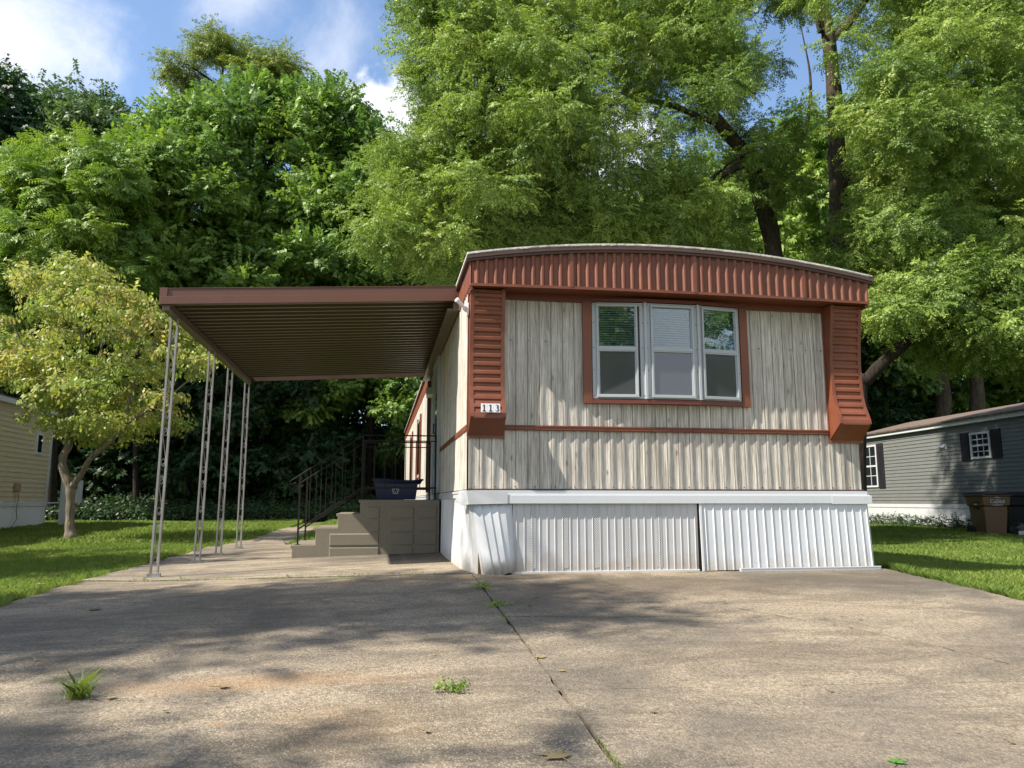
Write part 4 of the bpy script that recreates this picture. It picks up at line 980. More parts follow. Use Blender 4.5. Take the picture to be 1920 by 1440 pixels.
def lump(p, k, ph):
    x, y, z = p[..., 0]*k, p[..., 1]*k, p[..., 2]*k*1.5
    return np.sin(x+ph+1.3*np.sin(y*.8+ph))*np.sin(y*.9+2*ph+np.sin(z))+np.sin(z+.7*x+ph)*.7+.4*np.sin(2.3*x+1.9*z-y)
def clump_field(poly, ym, yt, n, holes=(), seed=0, clear=(), void=-9., k=1.5):
    """n clump centres inside an outline seen at distance ym, spread in depth by up to yt"""
    r = np.random.default_rng(seed); xs = [p[0] for p in poly]; ys = [p[1] for p in poly]; out = []
    while len(out) < n:
        px = r.uniform(min(xs), max(xs), 4000); py = r.uniform(min(ys), max(ys), 4000); ok = in_poly(px, py, poly)
        for hx, hy, hr, hv in holes: ok &= ~((np.hypot((px-hx), (py-hy)) < hr) & (r.random(4000) > hv))
        px, py = px[ok], py[ok]; e = edge_dist(px, py, poly); mx = e.max()
        th = yt*np.sqrt(np.clip(1-(1-np.minimum(e/mx, 1))**2, 0, 1)); Y = ym+r.uniform(-1, 1, len(px))*th
        for a, b, c_ in zip(px, py, Y):
            bad = False
            for (x1, y1, x2, y2, w, Yt) in clear:
                k = max(0, min(1, ((a-x1)*(x2-x1)+(b-y1)*(y2-y1))/((x2-x1)**2+(y2-y1)**2)))
                if math.hypot(a-x1-k*(x2-x1), b-y1-k*(y2-y1)) < w and c_ < Yt and r.random() < .93: bad = True
            q = at(a, b, c_)
            if not bad and lump(q, k, seed) > void: out.append(q)
        if len(px) == 0: break
    return np.array(out[:n])
def grow(trunks, clumps, r, mb, thick=.03, sides=5, wig=.10):
    """link every clump to the closest part of the growing branch system"""
    nodes = []; 
    for path in trunks:
        for (p, rad) in path: nodes.append((np.array(p, float), rad))
    P = np.array([n[0] for n in nodes]); Rr = np.array([n[1] for n in nodes])
    root = P[0]
    dist = np.array([np.min(np.linalg.norm(P-c, axis=1)) for c in clumps]); order = np.argsort(dist)
    for i in order:
        c = clumps[i]; dv = P-c; dd = np.linalg.norm(dv, axis=1)+.6*np.maximum(0, dv[:, 2])*1.5; j = int(np.argmin(dd)); a = P[j]; L_ = np.linalg.norm(c-a)
        if L_ < .1: continue
        m = max(3, int(L_/.45)); pts = []; r0 = min(Rr[j]*.6, thick*(.5+.35*L_)); 
        side = r.normal(0, 1, 3)*wig*L_
        for k in range(m+1):
            t_ = k/m; p = a*(1-t_)+c*t_+side*math.sin(math.pi*t_)+np.array([0,0,1])*(-.05*L_)*math.sin(math.pi*t_)+r.normal(0, .02, 3)*(0 < k < m); pts.append(p)
        rad = [max(.006, r0*(1-.8*k/m)) for k in range(m+1)]
        mb.tube(pts, rad, sides, caps=False)
        P = np.vstack([P]+[np.array(pts[1:])]); Rr = np.concatenate([Rr, rad[1:]])
def smooth_path(pts, n=6):
    """Catmull-Rom through (x,y,z,r)"""
    P = [np.array(p, float) for p in pts]; P = [2*P[0]-P[1]]+P+[2*P[-1]-P[-2]]; out = []
    for i in range(1, len(P)-2):
        for k in range(n):
            t_ = k/n; out.append(.5*((2*P[i])+(-P[i-1]+P[i+1])*t_+(2*P[i-1]-5*P[i]+4*P[i+1]-P[i+2])*t_**2+(-P[i-1]+3*P[i]-3*P[i+1]+P[i+2])*t_**3))
    out.append(P[-2]); return out
def tree(name, label, cat, trunks, fields, kind, mat, bark, spc=60, rc=.9, flat=.55, size=1.0, seed=0, group=None, thick=.03, droop=.25, upb=.6, wig=.10):
    """trunks: lists of (px, py, Y, radius); fields: lists of clump centres; spc sprays per clump"""
    r = np.random.default_rng(seed+100)
    T3 = []
    for tr in trunks:
        T3.append(smooth_path([(*at(px, py, Y), rad) for px, py, Y, rad in tr]))
    b = T3[0][0]; base = (b[0], b[1], G(b[0], b[1])-.05)
    t = thing(name, label, cat, base, group)
    mb = MB()
    for k, tr in enumerate(T3):
        pts = [p[:3] for p in tr]; rad = [p[3] for p in tr]
        if k == 0 and pts[0][2] > base[2]+.1: pts = [np.array([pts[0][0], pts[0][1], base[2]-.1])]+pts; rad = [rad[0]*1.15]+rad
        rad = [q*(1+.06*math.sin(i*1.3+k)) for i, q in enumerate(rad)]
        mb.tube(pts, rad, 10 if k == 0 else 8, caps=False)
    C = np.vstack(fields)
    grow([[(p[:3], p[3]) for p in tr] for tr in T3], C, r, mb, thick, 5, wig)
    obj('trunk', mb, bark, t, smooth=60)
    n = len(C); N = n*spc
    ci = np.repeat(np.arange(n), spc); rcs = rc*r.uniform(.6, 1.3, n)[ci]
    v = r.normal(0, 1, (N, 3)); v /= np.linalg.norm(v, axis=1, keepdims=True); rad = r.random(N)**.45
    O = C[ci]+v*np.array([1,1,flat])*(rcs*rad)[:, None]
    D = v*np.array([1,1,.5])+r.normal(0, .35, (N, 3)); D[:, 2] -= droop
    U = np.array([0,0,1])*upb+v*.5+r.normal(0, .3, (N, 3))
    S = size*r.uniform(.75, 1.25, N)
    V, F, nq = leaves(O.astype(np.float32), D, U, S, kind)
    ct = r.random(n); tint = np.clip(.62*ct[ci]+.38*r.random(N), 0, 1); tint = np.repeat(tint, nq*4)
    npmesh('crown', V, F, mat, t, tint)
    return t
LOD = 1.0
def build_trees():
    # the young tree on the left lawn
    f = clump_field([(-60,600),(0,555),(60,500),(150,480),(215,530),(300,575),(365,630),(412,680),(370,740),(330,790),(250,805),(195,835),(130,800),(85,810),(30,805),(35,770),(60,745),(0,715),(-60,700)], 15.8, 2.0, 140, seed=1, void=-.25, k=2.2)
    tree('small_tree', 'small forked tree with yellowing leaves on the left lawn', 'tree',
         [[(133,1008,15.8,.125),(131,985,15.8,.085),(132,945,15.8,.078),(131,912,15.8,.085),(120,885,15.8,.075),(118,858,15.8,.07),(130,830,15.8,.07),(131,780,15.7,.055),(150,700,15.6,.035),(150,600,15.6,.018)],
          [(132,915,15.8,.075),(150,893,15.7,.055),(168,862,15.5,.05),(190,842,15.4,.042),(230,800,15.3,.035),(250,720,15.2,.024),(290,640,15.2,.014)],
          [(131,800,15.7,.04),(90,730,15.6,.03),(50,660,15.5,.02),(20,600,15.4,.012)], [(140,760,15.7,.035),(180,690,16.2,.025),(200,600,16.5,.015)], [(230,800,15.3,.03),(320,740,15.6,.018),(380,690,15.8,.01)]],
         [f], 'ovate', M['leaf_yellow'], M['bark_pale'], spc=25, rc=.38, flat=.24, size=.78, seed=1, thick=.016, droop=.35)
    # maples behind
    f = clump_field([(235,600),(215,400),(235,300),(300,225),(380,195),(440,170),(530,155),(580,190),(640,185),(690,230),(725,250),(760,330),(790,560),(700,620),(300,640)], 30, 4.2, 330, seed=2, void=-.95, k=.85)
    f2 = clump_field([(250,560),(760,560),(800,760),(640,800),(300,780)], 31.5, 2.5, 90, seed=22)
    tree('maple_tree', 'broad deep green maple filling the view above the carport', 'tree', [[(505,975,31,.30),(500,800,31,.26),(495,600,31,.22),(500,400,30.5,.14),(510,250,30.5,.05)], [(498,700,31,.16),(400,500,30,.1),(320,350,30,.05)], [(498,650,31,.16),(600,450,30,.1),(650,300,30,.05)]],
         [f, f2], 'maple', M['leaf_maple'], M['bark_dark'], spc=64, rc=.92, flat=.62, size=1.45, seed=2, thick=.03, droop=-.25, upb=.5)
    f = clump_field([(-80,330),(20,300),(90,275),(160,270),(215,300),(260,400),(255,540),(120,600),(-80,600)], 25.5, 2.6, 112, seed=3, void=-.9, k=.9)
    tree('walnut_tree', 'bright green tree with long compound leaves behind the yellowing tree', 'tree', [[(95,978,26,.16),(100,800,26,.14),(100,600,26,.11),(90,400,26,.05)]],
         [f], 'pinnate', M['leaf_bright'], M['bark_dark'], spc=58, rc=.85, flat=.6, size=1.15, seed=3, droop=.3)
    f = clump_field([(195,420),(215,300),(260,245),(300,260),(330,350),(320,450),(250,500),(200,480)], 27, 1.5, 26, seed=33)
    tree('yellow_tree', 'slender tree with some yellow leaves between the walnut and the maple', 'tree', [[(255,975,27.5,.10),(255,800,27.5,.09),(258,600,27,.07),(262,350,27,.03)]],
         [f], 'maple', M['leaf_bright'], M['bark_dark'], spc=90, rc=.9, flat=.8, size=1.4, seed=33, droop=.1)
    f = clump_field([(35,330),(30,230),(60,165),(85,160),(110,185),(140,170),(185,205),(240,235),(300,225),(340,250),(330,340)], 36, 3, 85, holes=((100,200,30,.6),), seed=4)
    tree('ash_tree', 'tall grey green tree with thin leafy spires at the upper left', 'tree', [[(150,965,36,.2),(150,600,36,.17),(140,350,36,.1),(90,190,36,.03)], [(145,400,36,.1),(220,280,36,.04)]],
         [f], 'maple', M['leaf_blue'], M['bark_dark'], spc=50, rc=.85, flat=.9, size=1.4, seed=4, droop=0)
    f = clump_field([(-120,160),(-20,140),(22,180),(5,225),(32,270),(40,360),(10,440),(-120,460)], 31, 3, 40, seed=5)
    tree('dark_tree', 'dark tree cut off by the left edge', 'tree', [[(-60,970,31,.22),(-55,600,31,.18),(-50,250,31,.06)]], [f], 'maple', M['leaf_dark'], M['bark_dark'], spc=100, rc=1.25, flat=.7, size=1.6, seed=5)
    f = clump_field([(322,150),(335,95),(395,66),(450,78),(500,98),(552,112),(556,142),(525,165),(545,205),(500,240),(345,240),(352,200),(328,175)], 42, 2.6, 58, holes=((420,142,42,.06),(375,130,22,.2)), seed=6)
    tree('locust_tree', 'flat topped feathery tree standing up above the maple against the sky', 'tree', [[(430,960,42,.28),(425,600,42,.25),(430,300,42,.2),(420,215,42,.15),(408,165,42,.10),(380,140,42,.06),(350,120,42,.03)], [(430,280,42,.14),(470,210,42,.12),(485,160,42,.06),(520,130,42,.03)], [(409,168,42,.08),(418,130,42,.05),(410,95,42,.03)]],
         [f], 'locust', M['leaf_locust_far'], M['bark_dark'], spc=46, rc=.72, flat=.45, size=1.8, seed=6, thick=.05, wig=.2)
    # large honey locusts over the home
    A = [(772,-80),(782,60),(775,100),(800,150),(790,190),(812,225),(765,250),(700,285),(735,330),(690,385),(668,400),(700,450),(760,480),(830,540),(870,500),(960,478),(1100,465),(1250,462),(1400,470),(1480,400),(1500,300),(1440,240),(1500,120),(1420,40),(1430,-80)]
    hA = ((1130,140,46,.0),(1175,305,42,.05),(980,330,26,.1),(1445,60,60,.02),(1450,190,50,.08),(1375,440,36,.15),(1250,215,34,.2),(1010,170,22,.2),(1310,330,34,.1),(850,350,20,.3),(1000,190,20,.2))
    f = clump_field(A, 15.8, 3.4, 440, hA, seed=7, void=-.55, k=1.3, clear=((1455,480,1425,370,48,17.2),(1425,370,1350,235,42,17),(1350,235,1310,170,34,16.6)))
    tree('locust_tree', 'big feathery light green locust leaning left over the home roof', 'tree',
         [[(1470,960,17,.30),(1462,700,17,.26),(1450,470,17,.22),(1428,380,16.8,.20),(1405,300,16.5,.18),(1352,235,16.2,.15),(1315,170,16,.11),(1290,60,15.8,.07),(1285,-60,15.8,.04)],
          [(1405,300,16.5,.11),(1330,340,15.8,.08),(1200,400,15.2,.06),(1060,420,14.8,.04),(900,400,14.6,.02)],
          [(1352,235,16.2,.075),(1230,190,15.6,.055),(1120,195,15.4,.05),(1000,180,15.2,.035),(880,140,15,.02)],
          [(1330,190,16,.09),(1250,110,15.6,.07),(1130,85,15.3,.05),(1010,110,15,.03),(880,60,15,.015)],
          [(1420,360,16.8,.09),(1500,270,17.4,.06),(1520,160,17.6,.035),(1500,40,17.6,.01)], [(1300,100,15.9,.07),(1220,20,15.6,.045),(1150,-50,15.5,.03)], [(1190,190,15.5,.05),(1100,190,15.2,.04),(960,230,14.8,.03),(800,270,14.6,.012)]],
         [f], 'locust', M['leaf_locust'], M['bark'], spc=36, rc=.50, flat=.40, size=.95, seed=7, thick=.042, wig=.14)
    B = [(1430,-80),(1500,40),(1540,150),(1500,200),(1560,300),(1620,380),(1520,470),(1600,520),(1690,540),(1720,600),(1740,650),(1800,660),(1860,620),(1990,600),(1990,-80)]
    hB = ((1600,300,60,.1),(1800,250,30,.1),(1850,330,42,.08),(1560,430,46,.15),(1700,60,26,.2),(1610,150,36,.15),(1880,100,24,.2),(1640,60,30,.15),(1730,290,30,.2))
    f = clump_field(B, 15.2, 3.2, 400, hB, seed=8, void=-.55, k=1.3, clear=((1572,380,1566,200,46,17.5),(1566,200,1548,-20,40,17.2)))
    tree('locust_tree', 'locust with a tall upright trunk whose boughs droop over the grey home', 'tree',
         [[(1585,960,17.5,.30),(1580,700,17.5,.27),(1575,450,17.5,.24),(1570,330,17.3,.22),(1566,200,17,.20),(1552,60,16.8,.16),(1530,-80,16.6,.12)],
          [(1572,350,17.3,.13),(1660,290,16.6,.10),(1760,220,16,.07),(1880,120,15.5,.05)], [(1568,220,17,.12),(1640,150,16.5,.10),(1740,60,16,.08),(1830,-30,15.6,.05)],
          [(1555,80,16.8,.12),(1610,20,16.6,.09),(1660,-60,16.5,.06)], [(1570,300,17.3,.09),(1660,400,16.2,.08),(1760,480,15.2,.06),(1860,540,14.6,.03)], [(1540,60,16.8,.10),(1510,-60,16.6,.07)]],
         [f], 'locust', M['leaf_locust'], M['bark'], spc=36, rc=.50, flat=.42, size=1.0, seed=8, thick=.042, wig=.14)
    # leaning limb tree beside the home
    f = clump_field([(1640,560),(1700,480),(1800,500),(1990,560),(1990,700),(1860,660),(1760,650),(1700,640)], 13.2, 1.5, 34, seed=9)
    tree('leaning_tree', 'dark trunk leaning right beside the home with a low leafy bough', 'tree', [[(1608,985,13.5,.17),(1612,740,13.5,.14),(1628,710,13.4,.125),(1668,668,13.3,.12),(1712,630,13.2,.115),(1760,570,13.2,.08),(1850,540,13.1,.05)]],
         [f], 'locust', M['leaf_locust'], M['bark_dark'], spc=80, rc=.62, flat=.45, size=1.0, seed=9, thick=.018)
    # trees beyond, seen through the gaps
    f = clump_field([(1430,330),(1480,230),(1540,200),(1640,230),(1700,400),(1650,560),(1450,520)], 27, 3, 60, seed=10)
    tree('back_tree', 'sunlit green tree seen between the two locust trunks', 'tree', [[(1560,955,28,.2),(1560,600,28,.17),(1560,300,28,.07)]], [f], 'maple', M['leaf_bright'], M['bark_dark'], spc=80, rc=1.2, flat=.7, size=1.5, seed=10)
    f = clump_field([(1600,300),(1750,150),(2020,40),(2020,760),(1640,720),(1600,560)], 31, 3.5, 135, holes=((1850,330,30,.4),(1760,720,60,.25),(1830,700,40,.25)), seed=11)
    tree('back_tree', 'dark leafy tree with a pale trunk rising behind the grey home roof', 'tree', [[(1768,960,29,.36),(1766,800,29,.32),(1770,740,29,.30),(1762,690,29,.27),(1765,560,29,.24),(1790,300,30,.1)]], [f], 'maple', M['leaf_maple'], M['bark'], spc=80, rc=1.35, flat=.7, size=1.7, seed=11)
    f = clump_field([(1760,500),(1900,420),(2020,480),(2020,760),(1830,690)], 28.5, 2, 26, seed=12)
    tree('back_tree', 'tree with a mottled trunk nearest the right edge behind the grey roof', 'tree', [[(1836,960,28.5,.33),(1832,740,28.5,.29),(1826,660,28.5,.26),(1822,540,28.5,.2),(1860,400,29,.1)]], [f], 'maple', M['leaf_dark'], M['bark'], spc=80, rc=1.1, flat=.7, size=1.5, seed=12)
    f = clump_field([(640,560),(650,430),(720,400),(900,380),(1200,330),(1460,300),(1500,560),(900,600)], 33, 3, 110, holes=((1370,430,30,.4),(1180,320,40,.2)), seed=13)
    tree('back_tree', 'shaded green tree behind the home roof below the big locust', 'tree', [[(1010,955,33,.26),(1010,700,33,.22),(1020,450,33,.08)]], [f], 'maple', M['leaf_maple'], M['bark_dark'], spc=75, rc=1.5, flat=.7, size=1.8, seed=13)
    f = clump_field([(560,560),(860,520),(880,760),(840,860),(720,880),(560,800)], 29, 2.2, 52, seed=14)
    tree('understory_tree', 'low dark tree with tiers of leaves behind the steps', 'tree', [[(690,962,29.3,.12),(695,800,29.3,.10),(700,650,29,.05)]], [f], 'maple', M['leaf_maple'], M['bark_dark'], spc=95, rc=.95, flat=.28, size=1.35, seed=14, droop=.05, upb=1)
    f = clump_field([(240,720),(560,690),(640,800),(640,930),(480,950),(300,950)], 28.6, 1.8, 50, seed=15)
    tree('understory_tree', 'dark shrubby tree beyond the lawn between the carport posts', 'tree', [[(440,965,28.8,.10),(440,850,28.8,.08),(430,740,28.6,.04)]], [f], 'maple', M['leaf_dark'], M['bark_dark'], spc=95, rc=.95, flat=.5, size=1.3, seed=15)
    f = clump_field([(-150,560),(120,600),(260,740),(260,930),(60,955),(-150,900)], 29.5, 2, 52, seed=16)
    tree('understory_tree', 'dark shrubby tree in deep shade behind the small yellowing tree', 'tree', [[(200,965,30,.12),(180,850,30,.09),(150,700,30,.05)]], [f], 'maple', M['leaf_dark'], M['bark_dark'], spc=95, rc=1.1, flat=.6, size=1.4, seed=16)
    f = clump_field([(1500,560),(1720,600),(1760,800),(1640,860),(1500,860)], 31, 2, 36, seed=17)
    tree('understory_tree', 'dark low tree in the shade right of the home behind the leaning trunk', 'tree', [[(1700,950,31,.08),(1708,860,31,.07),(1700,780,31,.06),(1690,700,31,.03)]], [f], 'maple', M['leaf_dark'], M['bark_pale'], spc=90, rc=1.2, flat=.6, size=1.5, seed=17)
    # far wood closing the view
    r = np.random.default_rng(50); cs = []
    for px in range(-260, 2200, 26):
        for k in range(9): cs.append(at(px+r.uniform(-16,16), r.uniform(400 if 500 < px < 1500 else 520, 965), r.uniform(37, 44)))
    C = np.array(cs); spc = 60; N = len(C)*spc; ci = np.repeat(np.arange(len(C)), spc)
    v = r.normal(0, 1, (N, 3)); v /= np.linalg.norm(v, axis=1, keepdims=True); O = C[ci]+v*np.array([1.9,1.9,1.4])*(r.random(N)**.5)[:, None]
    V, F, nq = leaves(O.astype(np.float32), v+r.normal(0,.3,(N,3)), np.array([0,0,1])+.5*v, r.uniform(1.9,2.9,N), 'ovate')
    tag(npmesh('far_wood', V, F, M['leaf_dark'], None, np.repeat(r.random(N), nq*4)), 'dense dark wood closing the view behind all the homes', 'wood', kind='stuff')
    # unseen but shading tree left of the drive
    r = np.random.default_rng(77)
    def ball(c, rad, n, gap=0):
        v = r.normal(0, 1, (n, 3)); v /= np.linalg.norm(v, axis=1, keepdims=True); return np.array(c)+v*np.array(rad)*(r.random(n)**.4)[:, None]
    global SHADE
    for (c, rad, n, sd, lb) in SHADE:
        f = ball(c, rad, n)
        t = thing('roadside_tree', lb, 'tree', (c[0]-1, c[1]-1.0, G(c[0]-1, c[1]-1)-.1))
        mb = MB(); p0 = np.array([c[0]-1, c[1]-1., G(c[0]-1, c[1]-1)-.1]); path = smooth_path([(*p0,.3),(*(p0+[.1,.2,3]),.24),(c[0]-.3,c[1]-.3,c[2]-1.5,.18),(c[0],c[1],c[2]+rad[2]*.7,.05)])
        mb.tube([p[:3] for p in path], [p[3] for p in path], 9, caps=False); grow([[(p[:3], p[3]) for p in path]], f, r, mb, .03); obj('trunk', mb, M['bark'], t, smooth=60)
        spc = 40; N = len(f)*spc; ci = np.repeat(np.arange(len(f)), spc); v = r.normal(0, 1, (N, 3)); v /= np.linalg.norm(v, axis=1, keepdims=True)
        O = f[ci]+v*np.array([1,1,.5])*(.75*r.random(N)**.5)[:, None]
        V, F, nq = leaves(O.astype(np.float32), v+r.normal(0,.3,(N,3)), np.array([0,0,1])+.4*v, r.uniform(1.2,1.7,N), 'ovate'); npmesh('crown', V, F, M['leaf_maple'], t, np.repeat(r.random(N), nq*4))
SHADE = [((-9.0, 3.6, 9.0), (2.5, 1.3, 1.6), 40, 1, 'tree left of the drive outside the picture that dapples the concrete'),
         ((20, -15, 7.0), (4.5, 3, 4.0), 90, 3, 'tree across the road behind the viewer, mirrored in the window glass'),
         ((4.0, -15, 6.0), (3.0, 3, 3.8), 80, 4, 'left hand tree across the road behind the viewer'),
         ((-9.2, .2, 8.8), (1.6, .6, 1.0), 8, 5, 'small tree beside the road outside the picture'),
         ((-12.5, 8.5, 8.5), (2.2, 2.6, 2.0), 34, 2, 'tree behind the tan home outside the picture that shades the lawn')]
build_trees()
# ------------------------------------------------------------------ grass
def blades(P, hgt, wid, lean, mat, name, seed):
    r = np.random.default_rng(seed); n = len(P); a = r.uniform(0, 2*math.pi, n); b = r.uniform(0, 2*math.pi, n)
    h = hgt*r.uniform(.5, 1.3, n); w = wid*r.uniform(.7, 1.3, n)
    side = np.stack([np.cos(a), np.sin(a), 0*a], 1)*w[:, None]/2; tip = np.stack([np.cos(b)*h*lean, np.sin(b)*h*lean, h], 1); mid = tip*np.array([.35,.35,.6])
    V = np.stack([P-side, P+side, P+mid+side*.8, P+tip, P+mid-side*.8], 1).reshape(-1, 3); F = (np.arange(n)[:, None]*5+np.arange(5)[None, :]).astype(np.int32)
    return V, F, np.repeat(np.clip(r.random(n)*.8+.1, 0, 1), 5)
def build_grass():
    r = np.random.default_rng(5); Ps = []; hs = []; ws = []
    def area(n, x0, x1, y0, y1, h_, w_, cond):
        X = r.uniform(x0, x1, n); Y = r.uniform(y0, y1, n); k = cond(X, Y); X, Y = X[k], Y[k]
        Ps.append(np.stack([X, Y, g(X, Y)-.05], 1)); hs.append(np.full(len(X), h_)); ws.append(np.full(len(X), w_))
    nn = lambda X, Y: .5+.5*np.sin(X*2.1+np.sin(Y*1.3)*2)*np.sin(Y*1.7+X)
    lim = lambda Y: -.62*Y-2.2
    left = lambda X, Y: (X < -2.80+.05*np.sin(Y*9)+.03*np.sin(Y*23)) & (X > lim(Y))
    area(210000, -8.2, -2.7, 4.2, 9.5, .045, .006, left); area(190000, -11.5, -2.7, 9.5, 15, .05, .010, left); area(120000, -13, -2.3, 15, 26, .08, .02, lambda X, Y: (X > lim(Y)) & (X < -2.35))
    area(30000, -1.6, .7, 13.4, 25, .08, .02, lambda X, Y: X > -1.5); area(12000, -2.7, -2.3, 14, 25, .08, .02, lambda X, Y: X < -2.3-.3*(Y < 20)*(1-(Y-13)/7))
    right = lambda X, Y: (X > np.where(Y > 7.3, 4.86, 5.02-.0*Y)+.05*np.sin(Y*8)+.03*np.sin(Y*21)) & (X < 1.0*Y+2.5)
    area(190000, 4.8, 12, 4.0, 9.5, .045, .006, right); area(130000, 4.8, 16, 9.5, 16, .055, .012, right); area(90000, 4.9, 17.6, 16, 27, .09, .024, right)
    # ragged rim tufts along the concrete
    for side, xe in ((0, -2.80), (1, 5.04)):
        n = 9000; Y = r.uniform(4.6 if side else 5.6, 7.3 if side else 13.5, n); X = xe+(r.exponential(.05, n)-.02)*(1 if side else -1)+.05*np.sin(Y*9); Ps.append(np.stack([X, Y, g(X, Y)-.03], 1)); hs.append(np.full(n, .060)); ws.append(np.full(n, .005))
    P = np.concatenate(Ps); h_ = np.concatenate(hs); w_ = np.concatenate(ws)
    h_ = h_*(.75+.6*nn(P[:,0], P[:,1]))
    V, F, tint = blades(P, h_, w_, .7, None, '', 9)
    patch = np.repeat(nn(P[:,0]*.7+3, P[:,1]*.6), 5)
    tag(npmesh('lawn_grass', V, F, M['grass'], None, np.clip(tint*.6+patch*.4, 0, 1)), 'mown green grass of the lawns on both sides of the drive', 'grass', kind='stuff')
    # ground cover under the wood and weeds along the grey home
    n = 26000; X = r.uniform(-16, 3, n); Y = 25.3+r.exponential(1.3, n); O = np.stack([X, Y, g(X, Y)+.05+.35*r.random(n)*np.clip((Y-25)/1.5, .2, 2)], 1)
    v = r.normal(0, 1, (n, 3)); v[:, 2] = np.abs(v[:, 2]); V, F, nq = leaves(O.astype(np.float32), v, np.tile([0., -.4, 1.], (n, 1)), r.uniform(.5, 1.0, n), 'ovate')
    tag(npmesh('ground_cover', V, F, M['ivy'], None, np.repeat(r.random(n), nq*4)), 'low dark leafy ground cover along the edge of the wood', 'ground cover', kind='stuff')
    n = 1500; t_ = r.random(n); X = 17.5*t_+16.6*(1-t_)-.1-r.exponential(.14, n); Y = 25.5*t_+14.5*(1-t_); O = np.stack([X, Y, g(X, Y)+.02+.30*r.random(n)**2], 1); v = r.normal(0, 1, (n, 3)); v[:, 2] = np.abs(v[:, 2])
    V, F, nq = leaves(O.astype(np.float32), v, np.tile([0., -.4, 1.], (n, 1)), r.uniform(.3, .6, n), 'ovate')
    tag(npmesh('weeds', V, F, M['ivy'], None, np.repeat(r.random(n), nq*4)), 'straggly weeds growing along the white skirting of the grey home', 'weeds', kind='stuff')
build_grass()
def tuft(x, y, n, h_, spread, label, seed, mat='grass', w=.0032):
    r = np.random.default_rng(seed); P = np.stack([x+r.normal(0, spread, n), y+r.normal(0, spread*.5, n), np.zeros(n)], 1); z = G(x, y)+.002; P[:, 2] = g(P[:,0], P[:,1])-.003
    V, F, tint = blades(P, np.full(n, h_), w, 1.0, None, '', seed)
    me = npmesh('weed_tuft', V-np.array([x, y, z]), F, M[mat], None, tint); me.location = (x, y, z); tag(me, label, 'weed', 'weeds growing from the concrete joints'); return me
tuft(-1.29, 3.83, 150, .115, .024, 'largest spiky grass tuft growing from the lower joint at the left', 1)
for k, (x, y, n, s, lb) in enumerate(((-2.17,8.0,60,.07,'grass sprouting at the foot of the nearest carport post'), (-1.83,7.95,20,.02,'tiny grass sprig right of the nearest carport post'), (-1.45,7.84,60,.08,'low grass in the joint left of the middle of the carport'),
        (-.78,7.68,70,.10,'low grass in the joint in front of the steps'), (-.20,7.52,90,.12,'longest strip of grass in the joint near the home corner'), (.30,7.38,40,.12,'thin strip of grass in the joint beside the bent skirting'))):
    tuft(x, y, n, .035, s, lb, 10+k)
def joint_weeds():
    r = np.random.default_rng(31); n = 1500; Y = r.uniform(2.4, 7.1, n); Y = Y[np.sin(Y*5.1)+np.sin(Y*2.3+1) > 1.15]; X = .851+r.normal(0, .004, len(Y))
    n2 = 1700; u = r.random(n2); u = u[np.sin(u*31)+np.sin(u*13) > .2]; X2 = -2.75+u*3.6; Y2 = 8.09-u*.88+r.normal(0, .010, len(u))
    n3 = 500; X3 = r.uniform(1.2, 4.7, n3); X3 = X3[np.sin(X3*9) > .3]; Y3 = np.full(len(X3), 7.02)+r.normal(0, .012, len(X3))
    X = np.concatenate([X, X2, X3]); Y = np.concatenate([Y, Y2, Y3]); P = np.stack([X, Y, g(X, Y)-.004], 1)
    V, F, tint = blades(P, np.full(len(P), .016), .003, 1.2, None, '', 33)
    tag(npmesh('joint_grass', V, F, M['grass'], None, tint), 'sparse short grass and moss growing along the concrete joints', 'grass', kind='stuff')
joint_weeds()
def rosette(x, y, n, s, label, seed):
    r = np.random.default_rng(seed); O = np.stack([r.normal(0, s, n), r.normal(0, s*.8, n), np.full(n, .004)+.01*r.random(n)], 1); v = r.normal(0, 1, (n, 3)); v[:, 2] = .35
    V, F, nq = leaves(O.astype(np.float32), v, np.tile([0., 0, 1.], (n, 1)), r.uniform(.14, .22, n), 'ovate'); o = npmesh('weed_rosette', V, F, M['grass'], None, np.repeat(r.random(n), nq*4)); o.location = (x, y, G(x, y)+.004)
    tag(o, label, 'weed', 'weeds growing from the concrete joints')
rosette(.35, 3.73, 26, .028, 'flat round leafy weed in the middle of the drive', 1); rosette(.855, 6.42, 26, .035, 'dark leafy weed at the top of the long joint', 2); rosette(.87, 5.68, 24, .035, 'dark leafy weed in the long joint below the first one', 3)
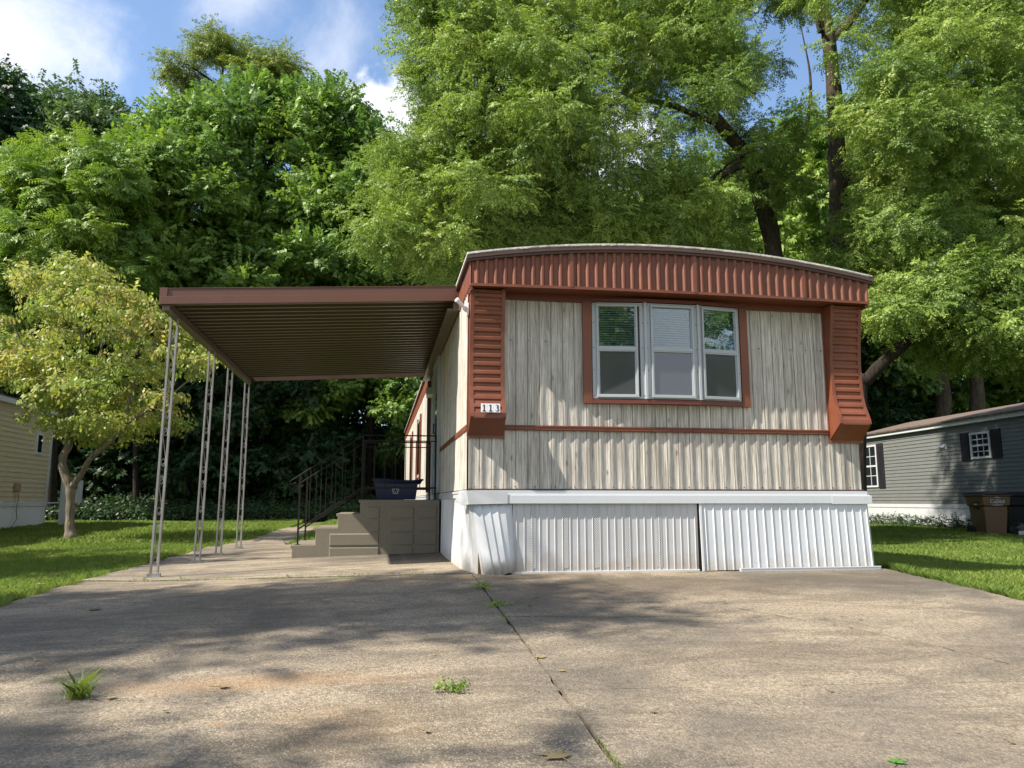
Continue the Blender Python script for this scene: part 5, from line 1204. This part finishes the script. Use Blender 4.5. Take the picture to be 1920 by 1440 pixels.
# fallen leaves: lobed outlines, curled
def fallen(x, y, s, rz, mat, label, seed, curl=.25):
    r = random.Random(seed); pts = []
    lobes = [(0,1.0),(18,.55),(42,.95),(62,.45),(88,.75),(125,.35),(170,.28),(190,.28),(235,.35),(272,.75),(298,.45),(318,.95),(342,.55)]
    for a, q in lobes: pts.append((math.cos(R(a))*q*s*r.uniform(.85,1.1), math.sin(R(a))*q*s*r.uniform(.85,1.1)))
    v = [(0,0,.006)]+[(a, b, .004+curl*s*((a/s)**2*.6+(b/s)**2*.5)*r.uniform(.4,1.3)) for a, b in pts]; n = len(pts)
    mb = MB().add(v, [(0, 1+i, 1+(i+1) % n) for i in range(n)]); mb.tube([(-.02*s,0,.006),(-.8*s,.05*s,.010),(-1.2*s,.15*s,.014)], .0015, 4)
    me = bpy.data.meshes.new('fallen_leaf'); me.from_pydata(mb.v, [], mb.f); me.materials.append(M[mat])
    a_ = me.attributes.new('tint', 'FLOAT', 'POINT'); a_.data.foreach_set('value', np.full(len(mb.v), r.random(), np.float32))
    o = bpy.data.objects.new('fallen_leaf', me); COL.objects.link(o); o.location = (x, y, G(x, y)+.004); o.rotation_euler = (0, 0, rz); return tag(o, label, 'fallen leaf', 'fallen leaves')
fallen(-2.0, 6.08, .085, .3, 'dry_leaf', 'pale dry leaf lying alone at the upper left of the drive', 1)
fallen(.66, 2.88, .085, 1.9, 'dry_leaf', 'large tan leaf lying at the bottom edge of the drive', 2, .1)
fallen(1.85, 2.66, .050, .8, 'green_leaf', 'green lobed leaf at the bottom edge right of centre', 3, .1)
fallen(.865, 4.22, .050, 1.0, 'dry_leaf', 'pale greenish leaf caught in the long joint', 4)
fallen(.93, 3.95, .03, 2.0, 'dry_leaf', 'small yellow leaf just below the one in the long joint', 5)
fallen(-.70, 3.90, .045, .5, 'dry_leaf', 'curled dry leaf on the rust stained joint', 6)
fallen(-.86, 2.98+.6, .02, 1.5, 'dry_leaf', 'tiny orange leaf left of the rust stain', 7)
fallen(-1.14, 3.80, .035, 2.4, 'dry_leaf', 'dry leaf tucked beside the largest grass tuft', 8)
fallen(.20, 3.2, .025, 0, 'dry_leaf', 'small yellow green leaf on the lower left lane', 9)
r_ = random.Random(9)
for k in range(22):
    x, y = (r_.uniform(-2.5, .7), r_.uniform(4.2, 7)) if k < 10 else ((r_.uniform(1, 4.7), r_.uniform(4.6, 7)) if k < 18 else (r_.uniform(1.1, 2.8), r_.uniform(2.6, 4.5)))
    fallen(x, y, r_.uniform(.012, .03), r_.uniform(0, 6), 'dry_leaf', 'small dry leaf fragment scattered on the concrete', 40+k)
for k in range(46):
    if k < 30: y = r_.uniform(6.5, 14); x = r_.uniform(max(-.47*y, -6), -2.95)
    else: y = r_.uniform(6, 12); x = r_.uniform(5.2, 5.4+.45*(y-5))
    o = fallen(x, y, r_.uniform(.035, .07), r_.uniform(0, 6), 'dry_leaf', 'dry leaf lying among the grass of the '+('left' if k < 30 else 'right')+' lawn', 90+k); o.location.z += .0; o['group'] = 'dry leaves on the lawn'
